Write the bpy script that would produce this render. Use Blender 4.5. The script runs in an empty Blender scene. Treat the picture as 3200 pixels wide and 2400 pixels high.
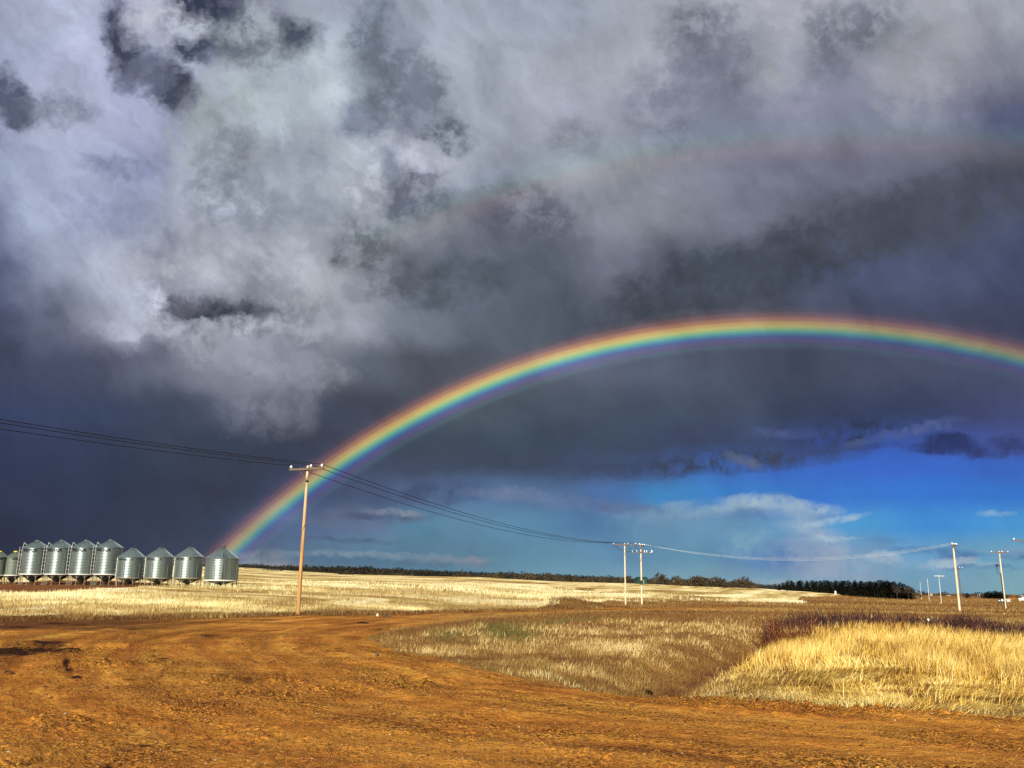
import bpy, bmesh, math, random
import numpy as np
from mathutils import Vector, Matrix

random.seed(7)
RNG = np.random.default_rng(11)
C = bpy.context.scene.collection
SC = bpy.context.scene

# ------------------------------------------------------------------ camera
FPX = 2680.0                       # focal length in photo pixels (photo 3200 x 2400)
PITCH = math.atan(633 / FPX)
ROLL = math.radians(0.8)
CAM = np.array([0.0, 0.0, 1.8])
F_ = np.array([0, math.cos(PITCH), math.sin(PITCH)])
R0 = np.array([1.0, 0, 0]); U0 = np.array([0, -math.sin(PITCH), math.cos(PITCH)])
R_ = math.cos(ROLL) * R0 + math.sin(ROLL) * U0
U_ = -math.sin(ROLL) * R0 + math.cos(ROLL) * U0
cd = bpy.data.cameras.new('camera'); cam = bpy.data.objects.new('camera', cd); C.objects.link(cam)
cd.sensor_width = 36.0; cd.sensor_fit = 'HORIZONTAL'; cd.lens = 36.0 * FPX / 3200
cd.clip_start = 0.1; cd.clip_end = 20000
m = Matrix([list(R_), list(U_), list(-F_)]).transposed().to_4x4(); m.translation = Vector(CAM)
cam.matrix_world = m
SC.camera = cam


def ray(px, py):
    d = F_ + (px - 1600) / FPX * R_ - (py - 1200) / FPX * U_
    return d / np.linalg.norm(d)


def project(P):
    P = np.asarray(P, float) - CAM
    w = P @ F_
    w = np.where(np.abs(w) < 1e-6, 1e-6, w)
    return 1600 + FPX * (P @ R_) / w, 1200 - FPX * (P @ U_) / w, w


# ------------------------------------------------------------------ exposure, sun, sky
EXPO = 0.75
EV = 2.0 ** EXPO
WS = 0.1                            # strength of the world background
vs = SC.view_settings
vs.view_transform = 'Standard'; vs.look = 'None'; vs.gamma = 1.0; vs.exposure = EXPO
vs.use_curve_mapping = False
a_, e_ = math.radians(16.6), math.radians(-37.8)
ANTI = math.sin(a_) * math.cos(e_) * R_ + math.sin(e_) * U_ + math.cos(a_) * math.cos(e_) * F_   # antisolar direction
SUN = -ANTI
SUN_EL = math.asin(SUN[2]); SUN_AZ = math.atan2(SUN[0], SUN[1])
sl = bpy.data.lights.new('sun', 'SUN'); sl.energy = 4.6; sl.angle = math.radians(0.5); sl.color = (1.0, 0.93, 0.80)
so = bpy.data.objects.new('sun', sl); C.objects.link(so)
so.rotation_euler = Vector(ANTI).to_track_quat('-Z', 'Y').to_euler(); so.location = (0, 0, 60)


def lin(c):
    out = []
    for v in c[:3]:
        v = v / 255.0
        out.append(v / 12.92 if v <= 0.04045 else ((v + 0.055) / 1.055) ** 2.4)
    return out


class N:
    """small helper round a node tree"""
    def __init__(s, t): s.t = t; s.n = t.nodes; s.l = t.links
    def new(s, typ, **k):
        n = s.n.new(typ)
        for a, b in k.items(): setattr(n, a, b)
        return n
    def put(s, sock, v):
        if hasattr(v, 'is_output'): s.l.new(v, sock)
        elif v is not None: sock.default_value = v
    def math(s, op, a, b=None, c=None, clamp=False):
        n = s.new('ShaderNodeMath', operation=op, use_clamp=clamp)
        for i, v in enumerate((a, b, c)): s.put(n.inputs[i], v)
        return n.outputs[0]
    def vmath(s, op, a, b=None):
        n = s.new('ShaderNodeVectorMath', operation=op)
        s.put(n.inputs[0], a); s.put(n.inputs[1], b)
        return n.outputs['Value'] if op in ('DOT_PRODUCT', 'LENGTH', 'DISTANCE') else n.outputs[0]
    def xyz(s, x, y, z=0.0):
        n = s.new('ShaderNodeCombineXYZ'); s.put(n.inputs[0], x); s.put(n.inputs[1], y); s.put(n.inputs[2], z); return n.outputs[0]
    def sep(s, v):
        n = s.new('ShaderNodeSeparateXYZ'); s.put(n.inputs[0], v); return n.outputs
    def noise(s, vec, scale, detail=4, rough=0.55, dist=0.0, color=False, dim='3D'):
        n = s.new('ShaderNodeTexNoise', noise_dimensions=dim); s.put(n.inputs['Vector'], vec)
        n.inputs['Scale'].default_value = scale; n.inputs['Detail'].default_value = detail
        n.inputs['Roughness'].default_value = rough; n.inputs['Distortion'].default_value = dist
        return n.outputs['Color' if color else 'Fac']
    def step(s, v, lo, hi, a=0.0, b=1.0, mode='SMOOTHSTEP'):
        n = s.new('ShaderNodeMapRange', interpolation_type=mode)
        s.put(n.inputs['Value'], v)
        for k, q in (('From Min', lo), ('From Max', hi), ('To Min', a), ('To Max', b)): s.put(n.inputs[k], q)
        return n.outputs[0]
    def mix(s, f, a, b, mode='MIX', clamp=False):
        n = s.new('ShaderNodeMix', data_type='RGBA', blend_type=mode); n.clamp_result = clamp
        s.put(n.inputs['Factor'], f)
        for k, v in ((6, a), (7, b)):
            if isinstance(v, (tuple, list)): v = (*v[:3], 1.0)
            s.put(n.inputs[k], v)
        return n.outputs[2]
    def ramp(s, f, stops, interp='LINEAR'):
        n = s.new('ShaderNodeValToRGB'); r = n.color_ramp; r.interpolation = interp
        stops = sorted(stops)
        while len(r.elements) < len(stops): r.elements.new(0.5)
        for e, (p, c) in zip(r.elements, stops): e.position = p; e.color = (*c[:3], 1.0)
        s.put(n.inputs[0], f); return n.outputs[0]


SKY_ROWS = [  # elevation rows of the storm sky (kilopixels of the photo): list of x, sRGB
 (0.03, [(0,150,158,190),(150,166,175,206),(250,155,155,190),(340,162,164,192),(400,128,130,170),(480,110,114,155),(580,130,132,165),(640,150,160,175),(800,138,148,164),(1000,150,160,175),(1200,140,148,165),(1450,157,160,167),(1700,162,162,167),(1900,158,158,167),(2212,152,154,162)]),
 (0.20, [(0,145,155,190),(200,165,170,205),(300,140,145,185),(400,160,165,195),(520,130,136,172),(620,155,168,185),(740,165,180,190),(800,126,136,158),(870,134,140,160),(950,150,160,172),(1200,150,155,165),(1430,158,160,168),(1500,132,132,155),(1600,141,141,161),(1800,131,131,156),(2000,150,148,160),(2100,135,132,150),(2212,122,126,144)]),
 (0.36, [(0,140,146,185),(100,160,165,195),(300,155,160,200),(400,135,142,178),(480,150,160,185),(600,165,178,190),(700,150,160,170),(770,120,130,155),(840,140,148,165),(900,132,138,160),(960,150,158,170),(1200,145,150,165),(1400,140,145,160),(1550,115,115,145),(1700,130,128,155),(1850,118,120,148),(2000,116,115,143),(2212,76,84,126)]),
 (0.52, [(0,140,155,190),(150,150,160,195),(300,134,144,187),(400,160,165,185),(500,155,162,178),(640,140,150,160),(760,168,178,182),(830,132,140,158),(920,155,160,170),(1050,135,142,158),(1250,138,147,157),(1400,130,136,148),(1600,116,116,142),(1850,103,103,129),(2050,88,90,114),(2212,70,76,102)]),
 (0.68, [(0,105,118,165),(80,150,165,195),(250,140,150,185),(450,165,170,185),(600,165,170,182),(700,130,140,154),(800,155,162,168),(900,133,140,149),(1080,96,99,119),(1150,122,126,140),(1400,122,129,139),(1600,106,108,129),(1800,80,86,106),(1950,70,78,101),(2212,62,75,116)]),
 (0.84, [(0,85,98,145),(120,140,150,180),(250,168,172,196),(330,135,136,158),(430,165,165,175),(560,132,137,152),(680,166,171,173),(800,140,145,155),(900,96,103,117),(1000,85,95,113),(1150,80,92,109),(1300,100,106,126),(1500,75,85,106),(1650,68,78,99),(1800,65,80,121),(2000,64,79,124),(2212,55,68,110)]),
 (1.00, [(0,65,72,110),(100,88,95,128),(280,166,170,190),(380,130,132,146),(500,112,116,128),(620,120,124,140),(750,145,150,160),(900,105,115,131),(1000,90,102,122),(1150,75,87,106),(1300,72,82,99),(1600,70,78,95),(1900,60,70,106),(2212,54,62,100)]),
 (1.15, [(0,55,65,101),(150,62,70,106),(300,85,91,121),(430,117,122,142),(550,150,152,165),(650,112,117,132),(800,85,95,111),(950,74,79,94),(1100,78,89,105),(1300,80,92,118),(1450,75,88,118),(1700,58,70,101),(2212,60,71,110)]),
 (1.28, [(0,50,62,100),(200,54,68,100),(350,55,66,89),(500,74,81,104),(600,94,97,114),(700,62,70,88),(800,60,66,83),(1000,70,80,93),(1200,68,82,100),(1400,62,76,97),(1600,61,74,98),(1700,52,64,91),(1900,50,62,99),(2212,60,70,116)]),
 (1.38, [(0,48,58,91),(200,50,62,91),(450,55,64,83),(700,60,65,81),(900,62,72,88),(1100,61,74,88),(1300,60,72,91),(1500,60,70,97),(1650,60,72,105),(1780,58,78,145),(1900,58,90,172),(2000,60,84,158),(2212,66,80,140)]),
 (1.45, [(0,47,56,87),(200,49,60,88),(500,54,61,78),(700,60,67,88),(900,64,74,95),(1150,62,72,92),(1300,64,76,104),(1400,66,88,134),(1550,62,100,172),(1700,60,102,186),(1900,58,98,186),(2212,58,98,182)]),
 (1.54, [(0,46,54,82),(200,48,58,85),(500,52,58,75),(660,62,72,100),(800,72,84,112),(900,80,100,130),(1050,84,112,150),(1200,78,104,140),(1330,74,108,158),(1420,66,128,185),(1600,62,122,192),(1800,58,112,192),(2000,56,112,196),(2212,56,112,192)]),
 (1.64, [(0,44,50,75),(200,48,56,82),(450,54,62,84),(650,82,100,134),(800,92,112,142),(900,86,126,152),(1000,92,130,156),(1150,88,130,161),(1300,76,112,152),(1400,94,131,161),(1550,100,143,175),(1700,98,146,184),(1850,78,148,200),(2000,66,136,202),(2212,74,145,202)]),
 (1.73, [(0,46,50,72),(200,48,56,80),(450,60,68,90),(520,86,94,116),(650,86,110,136),(800,86,119,141),(1000,90,126,149),(1200,95,135,160),(1350,92,131,161),(1500,95,140,166),(1620,85,122,166),(1720,128,150,180),(1850,112,148,180),(2000,100,150,185),(2212,104,155,182)]),
 (1.83, [(0,48,55,75),(450,72,80,97),(600,98,116,134),(900,86,119,139),(1200,110,150,168),(1500,120,153,169),(1800,116,151,171),(2000,111,149,173),(2212,120,158,171)]),
]
BLOBS = [  # clouds of their own: x, y, rx, ry (photo px), turn (deg), sRGB, weight, softness
 (385,135,58,120,-8,(60,64,112),.95,.5),(425,95,40,40,0,(150,150,188),.6,.5),(530,268,105,60,28,(58,62,104),.95,.5),(470,230,50,45,0,(95,98,145),.6,.5),
 (660,40,140,85,0,(50,54,98),.95,.5),(730,120,175,80,10,(50,54,94),.95,.5),(600,150,75,36,-10,(60,66,110),.95,.5),(885,125,105,62,20,(66,72,108),.95,.6),(805,50,34,44,0,(150,150,176),.8,.5),(480,50,60,60,0,(178,178,204),.8,.5),(590,75,60,40,0,(172,174,202),.7,.5),
 (25,310,85,50,25,(70,74,122),.9,.5),(60,345,60,30,10,(82,86,130),.7,.5),(10,260,30,40,0,(80,84,130),.8,.5),
 (200,345,70,30,0,(118,124,165),.6,.7),(1150,230,50,190,4,(100,110,142),.8,.7),(1250,255,70,90,-10,(98,104,136),.8,.7),(1320,290,60,55,0,(106,110,142),.7,.6),(1390,425,55,45,0,(92,98,130),.85,.6),
 (1240,560,110,55,-15,(100,108,130),.8,.6),(1265,620,100,45,0,(96,102,122),.8,.7),(1190,490,60,35,-20,(118,126,148),.6,.6),(1300,470,80,25,20,(172,176,190),.6,.7),
 (1090,570,75,95,10,(182,190,192),.7,.6),(870,300,150,70,-15,(168,182,194),.6,.8),(740,340,70,190,10,(164,176,190),.5,.8),(640,400,60,60,0,(170,174,190),.6,.8),
 (1080,740,150,55,25,(96,104,112),.75,.7),(1020,690,40,60,0,(150,158,168),.5,.7),(690,430,90,110,0,(140,146,158),.5,.8),(700,590,70,120,10,(116,124,142),.55,.7),(940,560,90,110,20,(132,140,156),.5,.7),(830,770,90,90,0,(122,130,146),.5,.7),(360,525,60,22,8,(110,118,165),.6,.6),(300,660,90,50,0,(128,136,178),.5,.8),
 (690,1002,215,44,6,(58,64,76),.95,.6),(620,985,90,34,-4,(52,58,70),.7,.6),(520,870,90,80,25,(112,110,136),.75,.6),(470,955,45,40,0,(190,194,210),.85,.5),(430,900,40,120,10,(170,175,200),.6,.7),(830,1035,120,28,0,(170,172,182),.6,.6),(520,1035,110,24,-4,(178,182,196),.6,.6),(940,870,70,100,-15,(170,176,178),.6,.8),(640,830,150,50,-8,(166,168,176),.6,.8),(760,1110,180,40,14,(158,160,172),.55,.8),(840,1200,90,90,0,(120,124,140),.5,.9),
 (2185,120,80,75,0,(104,104,136),.75,.6),(2300,230,90,110,10,(112,112,146),.6,.7),(2580,150,70,110,12,(110,110,142),.7,.6),(2750,85,95,70,0,(106,108,138),.75,.6),(2420,200,60,90,10,(150,148,164),.5,.7),(2880,160,80,140,20,(148,146,160),.5,.8),(1780,430,60,40,0,(118,120,144),.5,.6),(2150,350,120,100,0,(108,110,146),.5,.8),
 (2500,800,420,58,-20,(56,64,80),.8,.8),(2250,870,190,45,-10,(60,70,86),.6,.8),(2950,640,300,60,-15,(72,76,96),.5,.9),(1650,690,120,70,20,(84,88,108),.7,.7),(1400,880,160,40,-5,(72,84,98),.6,.8),
 (2960,1378,82,30,-4,(42,52,92),.95,.4),(2920,1395,60,16,0,(46,58,104),.8,.5),(3020,1390,44,16,25,(46,56,102),.85,.5),(3140,1392,90,18,-8,(54,64,112),.85,.5),(2735,1385,22,18,0,(54,66,128),.8,.5),(2680,1345,110,34,5,(48,58,88),.8,.5),(2560,1375,80,20,5,(50,62,98),.7,.5),(2820,1352,120,10,-12,(84,100,150),.42,.6),(2240,1440,300,26,-4,(58,68,92),.7,.6),(2320,1440,36,12,22,(94,106,136),.5,.6),(2440,1358,70,10,0,(72,86,130),.5,.7),
 (1350,1540,140,26,-3,(70,84,116),.7,.6),(1310,1530,30,22,0,(66,78,106),.8,.5),(1620,1545,110,14,4,(104,120,148),.65,.6),(1760,1560,60,14,3,(88,108,146),.7,.6),(1900,1585,190,14,6,(98,118,152),.7,.6),(2000,1592,110,12,6,(86,104,142),.7,.6),(2080,1610,90,14,0,(124,150,176),.6,.6),
 (2440,1578,120,20,4,(156,178,196),.85,.5),(2270,1592,110,12,-5,(152,174,192),.8,.5),(2400,1608,130,14,0,(92,124,172),.7,.6),(2480,1612,70,34,30,(132,160,186),.6,.6),(2600,1622,70,9,-8,(150,178,198),.7,.6),(3110,1604,40,8,0,(120,160,200),.6,.6),(2120,1580,40,14,0,(130,158,186),.6,.6),(2150,1640,150,40,0,(100,138,168),.5,.8),(2350,1700,60,30,0,(122,162,182),.6,.7),
 (1130,1612,130,18,2,(88,98,124),.85,.5),(1180,1614,70,10,0,(72,84,112),.8,.5),(1230,1600,60,8,4,(128,136,152),.7,.5),(1040,1640,110,10,3,(92,104,128),.5,.6),(1080,1690,110,6,2,(80,98,124),.6,.6),
 (830,1752,80,16,3,(126,134,146),.8,.5),(870,1760,40,14,0,(142,146,150),.7,.5),(1180,1738,240,7,2,(118,136,152),.7,.5),(1400,1756,90,9,0,(120,134,148),.75,.5),(1470,1764,40,12,0,(130,138,150),.75,.4),(1150,1758,240,8,2,(80,106,130),.6,.6),
 (2550,1725,60,54,-8,(150,164,186),.75,.7),(2560,1686,80,7,0,(152,176,196),.75,.5),(2590,1765,110,30,14,(142,158,180),.6,.8),(2762,1746,36,14,0,(176,188,200),.85,.5),(2740,1762,80,16,0,(132,160,184),.6,.7),(2920,1724,110,9,4,(82,122,166),.6,.6),(2985,1745,40,14,0,(84,116,160),.7,.5),(2960,1762,60,11,-8,(150,170,188),.75,.5),(3060,1769,40,8,0,(150,176,192),.75,.5),(3050,1777,80,6,0,(90,130,166),.6,.6),(3185,1742,40,9,0,(78,110,156),.75,.5),(3170,1730,40,10,0,(124,152,182),.6,.6),(2770,1690,40,10,0,(88,134,176),.6,.6),(2450,1735,70,40,0,(84,122,170),.5,.7),(2330,1835,160,14,0,(150,164,176),.6,.7),
]


def build_world():
    w = bpy.data.worlds.new('World'); SC.world = w; w.use_nodes = True
    w.node_tree.nodes.clear(); k = N(w.node_tree)
    sky = k.new('ShaderNodeTexSky', sky_type='NISHITA'); sky.sun_disc = False
    sky.sun_elevation = SUN_EL; sky.sun_rotation = SUN_AZ; sky.air_density = 1.0; sky.dust_density = 0.6; sky.ozone_density = 1.5
    d = k.vmath('NORMALIZE', k.new('ShaderNodeTexCoord').outputs['Generated'])
    dF = k.vmath('DOT_PRODUCT', d, tuple(F_)); dR = k.vmath('DOT_PRODUCT', d, tuple(R_)); dU = k.vmath('DOT_PRODUCT', d, tuple(U_))
    den = k.math('MAXIMUM', dF, 0.3)
    X = k.math('MULTIPLY_ADD', k.math('DIVIDE', dR, den), FPX / 1000, 1.6)
    Y = k.math('MULTIPLY_ADD', k.math('DIVIDE', dU, den), -FPX / 1000, 1.2)
    base = k.xyz(X, Y, 0.0)
    # cloud turbulence, calmer towards the horizon
    wamp = k.step(Y, 0.9, 1.75, 1.0, 0.30)
    n1 = k.noise(base, 2.6, 5, 0.6, color=True); n2 = k.noise(base, 9.0, 5, 0.62, color=True)
    o1 = k.vmath('SUBTRACT', n1, (0.5, 0.5, 0.5)); o2 = k.vmath('SUBTRACT', n2, (0.5, 0.5, 0.5))
    def scale(v, f):
        n = k.new('ShaderNodeVectorMath', operation='SCALE'); k.put(n.inputs[0], v); k.put(n.inputs['Scale'], f); return n.outputs[0]
    warp = k.vmath('ADD', scale(o1, 0.18), scale(o2, 0.07))
    warp = scale(warp, wamp)
    q = k.vmath('ADD', base, warp); qs = k.sep(q)
    fx = k.math('DIVIDE', qs[0], 3.2, clamp=True)
    col = None; prev = None
    for yy, stops in SKY_ROWS:
        st = [(x / 2212.0, lin(c)) for x, *c in stops]
        r = k.ramp(fx, st, 'EASE')
        if col is None: col = r
        else: col = k.mix(k.step(qs[1], prev, yy), col, r)
        prev = yy
    # single clouds: soft edged, ragged outlines
    bw = k.vmath('ADD', scale(o1, 0.11), scale(o2, 0.14))
    n3 = k.noise(base, 26.0, 4, 0.6, color=True)
    bw = k.vmath('ADD', bw, scale(k.vmath('SUBTRACT', n3, (0.5, 0.5, 0.5)), 0.055))
    bw = scale(bw, k.step(Y, 1.0, 1.6, 1.0, 0.34))
    bq = k.vmath('ADD', base, bw)
    tear = k.step(k.noise(k.vmath('ADD', base, scale(o2, 0.06)), 15.0, 7, 0.66), 0.34, 0.64, 0.30, 1.30)
    tear2 = k.math('MULTIPLY_ADD', tear, 0.55, 0.62)
    bs = k.sep(bq); bx, by = bs[0], bs[1]
    V2 = k.xyz(k.math('MULTIPLY', bx, bx), k.math('MULTIPLY', bx, by), k.math('MULTIPLY', by, by))
    V1 = k.xyz(bx, by, 1.0)
    for i, (x, y, rx, ry, ang, c, wt, soft) in enumerate(BLOBS):
        if i % 14 == 13:               # keeps the shader compiler working through the list in order
            V1 = k.vmath('ADD', V1, k.vmath('MULTIPLY', col, (1e-7, 1e-7, 1e-7)))
        x, y, rx, ry, a = x / 1000, y / 1000, rx / 1000, ry / 1000, math.radians(ang)
        if wt < 0.88: rx, ry, wt = rx * 1.22, ry * 1.22, min(1.0, wt * 1.18)
        else: soft *= 0.85; wt = 0.95
        if y < .46: c = (c[0] - 2, c[1] + 2, c[2] - 12)
        ca, sa = math.cos(a), math.sin(a)
        A = ca * ca / rx ** 2 + sa * sa / ry ** 2; Cc = sa * sa / rx ** 2 + ca * ca / ry ** 2
        B = 2 * ca * sa * (1 / rx ** 2 - 1 / ry ** 2)
        D = -2 * A * x - B * y; E2 = -2 * Cc * y - B * x; Fc = A * x * x + B * x * y + Cc * y * y
        h2 = (1.0 + soft * 0.95) ** 2; lo = max(0.0, 1.0 - soft * 1.6)
        g = math.sqrt(wt) if wt != 0.95 else 1.0 / (1.0 - lo * lo / h2)
        q_ = -g / h2
        f = k.math('ADD', k.vmath('DOT_PRODUCT', V2, (A * q_, B * q_, Cc * q_)), k.vmath('DOT_PRODUCT', V1, (D * q_, E2 * q_, Fc * q_ + g)), clamp=True)
        f = k.math('MULTIPLY', f, tear2 if wt == 0.95 else tear)
        col = k.mix(f, col, lin(c))
    # billow detail
    det = k.noise(k.vmath('ADD', base, scale(o1, 0.2)), 5.0, 8, 0.6)
    wv = k.sep(k.vmath('ADD', base, scale(o1, 0.30)))                # drawn-out wisps, slanting like falling rain
    sx = k.math('MULTIPLY_ADD', wv[1], -0.62, k.math('MULTIPLY', wv[0], 0.78)); sy = k.math('MULTIPLY_ADD', wv[1], 0.78, k.math('MULTIPLY', wv[0], 0.62))
    det2 = k.noise(k.xyz(k.math('MULTIPLY', sx, 9.0), k.math('MULTIPLY', sy, 2.6), 3.0), 1.0, 7, 0.64)
    amp = k.step(Y, 0.8, 1.5, 0.85, 0.35)
    g = k.math('ADD', k.math('MULTIPLY', k.math('SUBTRACT', det, 0.5), 1.0), k.math('MULTIPLY', k.math('MULTIPLY', k.math('SUBTRACT', det2, 0.5), k.step(X, 1.2, 2.0, 1.15, 0.75)), 1.0))
    g = k.math('MULTIPLY', k.math('MULTIPLY_ADD', g, amp, 1.0), k.step(Y, 0.3, 1.4, 1.17, 1.10))
    col = scale(col, g)
    lum = k.vmath('DOT_PRODUCT', col, (0.25, 0.60, 0.15))
    col = k.mix(k.math('MAXIMUM', k.step(Y, 1.15, 1.42, 0.50, 0.0), k.step(X, 0.8, 0.4, 0.0, 0.25)), col, scale(k.xyz(0.935, 1.0, 1.20), lum))   # rain cloud is grey
    # rainbow: light added at fixed angles round the antisolar point
    cosb = k.vmath('DOT_PRODUCT', d, tuple(ANTI))
    th = k.math('MULTIPLY', k.math('ARCCOSINE', cosb), 180 / math.pi)
    def R(lo, hi, st):
        f = k.step(th, lo, hi, mode='LINEAR'); return k.ramp(f, [((t - lo) / (hi - lo), c) for t, c in st], 'EASE')
    def near(st): return [(41.50 + (t - 41.85) * 0.80, c) for t, c in st]
    bow = R(38.0, 44.0, near([(39.75,(0,0,0)),(40.05,(.003,.010,.012)),(40.3,(.012,.040,.040)),(40.52,(.035,.024,.065)),(40.75,(.05,.025,.105)),(40.98,(.02,.04,.17)),(41.18,(.015,.13,.23)),(41.38,(.05,.28,.23)),(41.58,(.20,.40,.14)),(41.82,(.46,.42,.08)),(42.08,(.50,.30,.045)),(42.38,(.32,.12,.022)),(42.75,(.12,.034,.012)),(43.15,(.02,.005,.002)),(43.6,(0,0,0))]))
    bow2 = R(49.5, 56.5, [(51.5,(0,0,0)),(52.0,(.035,.015,.007)),(52.5,(.062,.034,.016)),(52.95,(.045,.048,.015)),(53.3,(.016,.058,.028)),(53.75,(.004,.035,.038)),(54.2,(.0,.008,.018)),(54.8,(0,0,0))])
    along = k.math('ADD', k.math('MULTIPLY', k.step(X, 0.55, 1.5, 0.55, 1.0), k.step(X, 1.9, 3.1, 1.0, 0.42)), k.math('MULTIPLY', k.math('SUBTRACT', det, 0.5), 0.5))
    al2 = k.math('MULTIPLY', k.step(X, 0.9, 1.7, 0.0, 0.75), k.step(X, 2.0, 3.2, 1.0, 0.6))
    col = k.vmath('ADD', col, scale(bow, along)); col = k.vmath('ADD', col, scale(bow2, al2))
    col = k.vmath('MAXIMUM', col, (0.0, 0.0, 0.0))
    storm = scale(col, 1.0 / (WS * EV))
    back = k.mix(k.step(k.noise(d, 2.2, 6, 0.6), 0.40, 0.62, 0.55, 0.95), scale(sky.outputs[0], 0.6), (0.85, 0.95, 1.15))   # unseen grey cloud elsewhere, added to darken silo sides and shadows
    tot = k.mix(k.step(dF, 0.30, 0.62), back, storm)
    bg = k.new('ShaderNodeBackground'); k.put(bg.inputs[0], tot); bg.inputs[1].default_value = WS
    out = k.new('ShaderNodeOutputWorld'); k.l.new(bg.outputs[0], out.inputs[0])
    w.cycles.sampling_method = 'MANUAL'; w.cycles.sample_map_resolution = 512


build_world()
SC.cycles.use_adaptive_sampling = True; SC.cycles.adaptive_threshold = 0.015; SC.cycles.adaptive_min_samples = 12
SC.cycles.max_bounces = 6; SC.cycles.diffuse_bounces = 3; SC.cycles.glossy_bounces = 3
SC.cycles.transparent_max_bounces = 8


# ------------------------------------------------------------------ helpers for objects
def tag(o, label=None, cat=None, group=None, kind=None):
    if label: o['label'] = label
    if cat: o['category'] = cat
    if group: o['group'] = group
    if kind: o['kind'] = kind
    return o


def empty(name, loc, rz=0.0, label=None, cat=None, group=None):
    o = bpy.data.objects.new(name, None); C.objects.link(o); o.location = Vector(loc); o.rotation_euler = (0, 0, rz)
    o.empty_display_size = 0.2
    return tag(o, label, cat, group)


def mesh_np(name, V, faces, mat, parent=None, smooth=False, attrs=None):
    """V (n,3); faces = list of integer arrays, one array per polygon size"""
    me = bpy.data.meshes.new(name); V = np.asarray(V, np.float32)
    me.vertices.add(len(V)); me.vertices.foreach_set('co', V.ravel())
    faces = [np.asarray(f, np.int32) for f in faces if len(f)]
    loops = np.concatenate([f.ravel() for f in faces]); tot = np.concatenate([np.full(len(f), f.shape[1], np.int32) for f in faces])
    start = np.concatenate([[0], np.cumsum(tot)[:-1]]).astype(np.int32)
    me.loops.add(len(loops)); me.loops.foreach_set('vertex_index', loops)
    me.polygons.add(len(tot)); me.polygons.foreach_set('loop_start', start); me.polygons.foreach_set('loop_total', tot)
    if smooth: me.polygons.foreach_set('use_smooth', np.ones(len(tot), bool))
    for an, (typ, dat) in (attrs or {}).items():
        at = me.attributes.new(an, typ, 'POINT')
        at.data.foreach_set('vector' if typ == 'FLOAT_VECTOR' else 'value', np.asarray(dat, np.float32).ravel())
    me.update(calc_edges=True); me.validate()
    me.materials.append(mat)
    o = bpy.data.objects.new(name, me); C.objects.link(o)
    if parent: o.parent = parent
    return o


class MB:
    """collects simple solids and links them as ONE mesh object"""
    def __init__(s): s.b = bmesh.new()
    def box(s, c, size, rz=0.0, rot=None):
        M = Matrix.Translation(Vector(c)) @ (rot.to_4x4() if rot else Matrix.Rotation(rz, 4, 'Z')) @ Matrix.Diagonal((*size, 1))
        bmesh.ops.create_cube(s.b, size=1.0, matrix=M); return s
    def bar(s, p, q, r, r2=None, n=8, caps=True):
        p, q = Vector(p), Vector(q); d = q - p
        M = Matrix.Translation((p + q) / 2) @ d.to_track_quat('Z', 'Y').to_matrix().to_4x4()
        bmesh.ops.create_cone(s.b, cap_ends=caps, segments=n, radius1=r, radius2=r if r2 is None else r2, depth=d.length, matrix=M); return s
    def flat(s, p, q, w, t):
        p, q = Vector(p), Vector(q); d = q - p
        M = Matrix.Translation((p + q) / 2) @ d.to_track_quat('Z', 'Y').to_matrix().to_4x4() @ Matrix.Diagonal((w, t, d.length, 1))
        bmesh.ops.create_cube(s.b, size=1.0, matrix=M); return s
    def lathe(s, prof, n=48, caps=False):
        rings = [[s.b.verts.new((r * math.cos(2 * math.pi * i / n), r * math.sin(2 * math.pi * i / n), z)) for i in range(n)] for r, z in prof]
        for a, b in zip(rings, rings[1:]):
            for i in range(n): s.b.faces.new((a[i], a[(i + 1) % n], b[(i + 1) % n], b[i]))
        if caps:
            s.b.faces.new(list(reversed(rings[0]))); s.b.faces.new(rings[-1])
        return s
    def tube(s, pts, r, n=6):
        for p, q in zip(pts, pts[1:]): s.bar(p, q, r, n=n, caps=True)
        return s
    def build(s, name, mat, parent=None, smooth=False, loc=None, bevel=0.0):
        if bevel:
            bmesh.ops.bevel(s.b, geom=list(s.b.edges), offset=bevel, segments=1, affect='EDGES')
        me = bpy.data.meshes.new(name); s.b.to_mesh(me); s.b.free()
        if smooth:
            for p in me.polygons: p.use_smooth = True
        me.materials.append(mat)
        o = bpy.data.objects.new(name, me); C.objects.link(o)
        if parent: o.parent = parent
        if loc is not None: o.location = Vector(loc)
        return o


def copy_tree(o, parent=None):
    c = o.copy(); C.objects.link(c)
    if parent: c.parent = parent
    for ch in [x for x in C.objects if x.parent == o]: copy_tree(ch, c)
    return c


def vnoise(x, y, seed=0):
    xi = np.floor(x).astype(np.int64); yi = np.floor(y).astype(np.int64); fx = x - xi; fy = y - yi
    def h(a, b):
        n = (a * 374761393 + b * 668265263 + seed * 1442695041) & 0xffffffff
        n = ((n ^ (n >> 13)) * 1274126177) & 0xffffffff
        return ((n ^ (n >> 16)) & 0xffff) / 65535.0
    u = fx * fx * (3 - 2 * fx); v = fy * fy * (3 - 2 * fy)
    return (h(xi, yi) * (1 - u) + h(xi + 1, yi) * u) * (1 - v) + (h(xi, yi + 1) * (1 - u) + h(xi + 1, yi + 1) * u) * v


def fbm(x, y, octv=4, seed=0, gain=0.5):
    t = 0.0; a = 1.0; s = 0.0
    for i in range(octv):
        t = t + a * (vnoise(x * 2 ** i + 17.3 * i, y * 2 ** i - 9.1 * i, seed + i) - 0.5); s += a; a *= gain
    return t / s * 2


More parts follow.
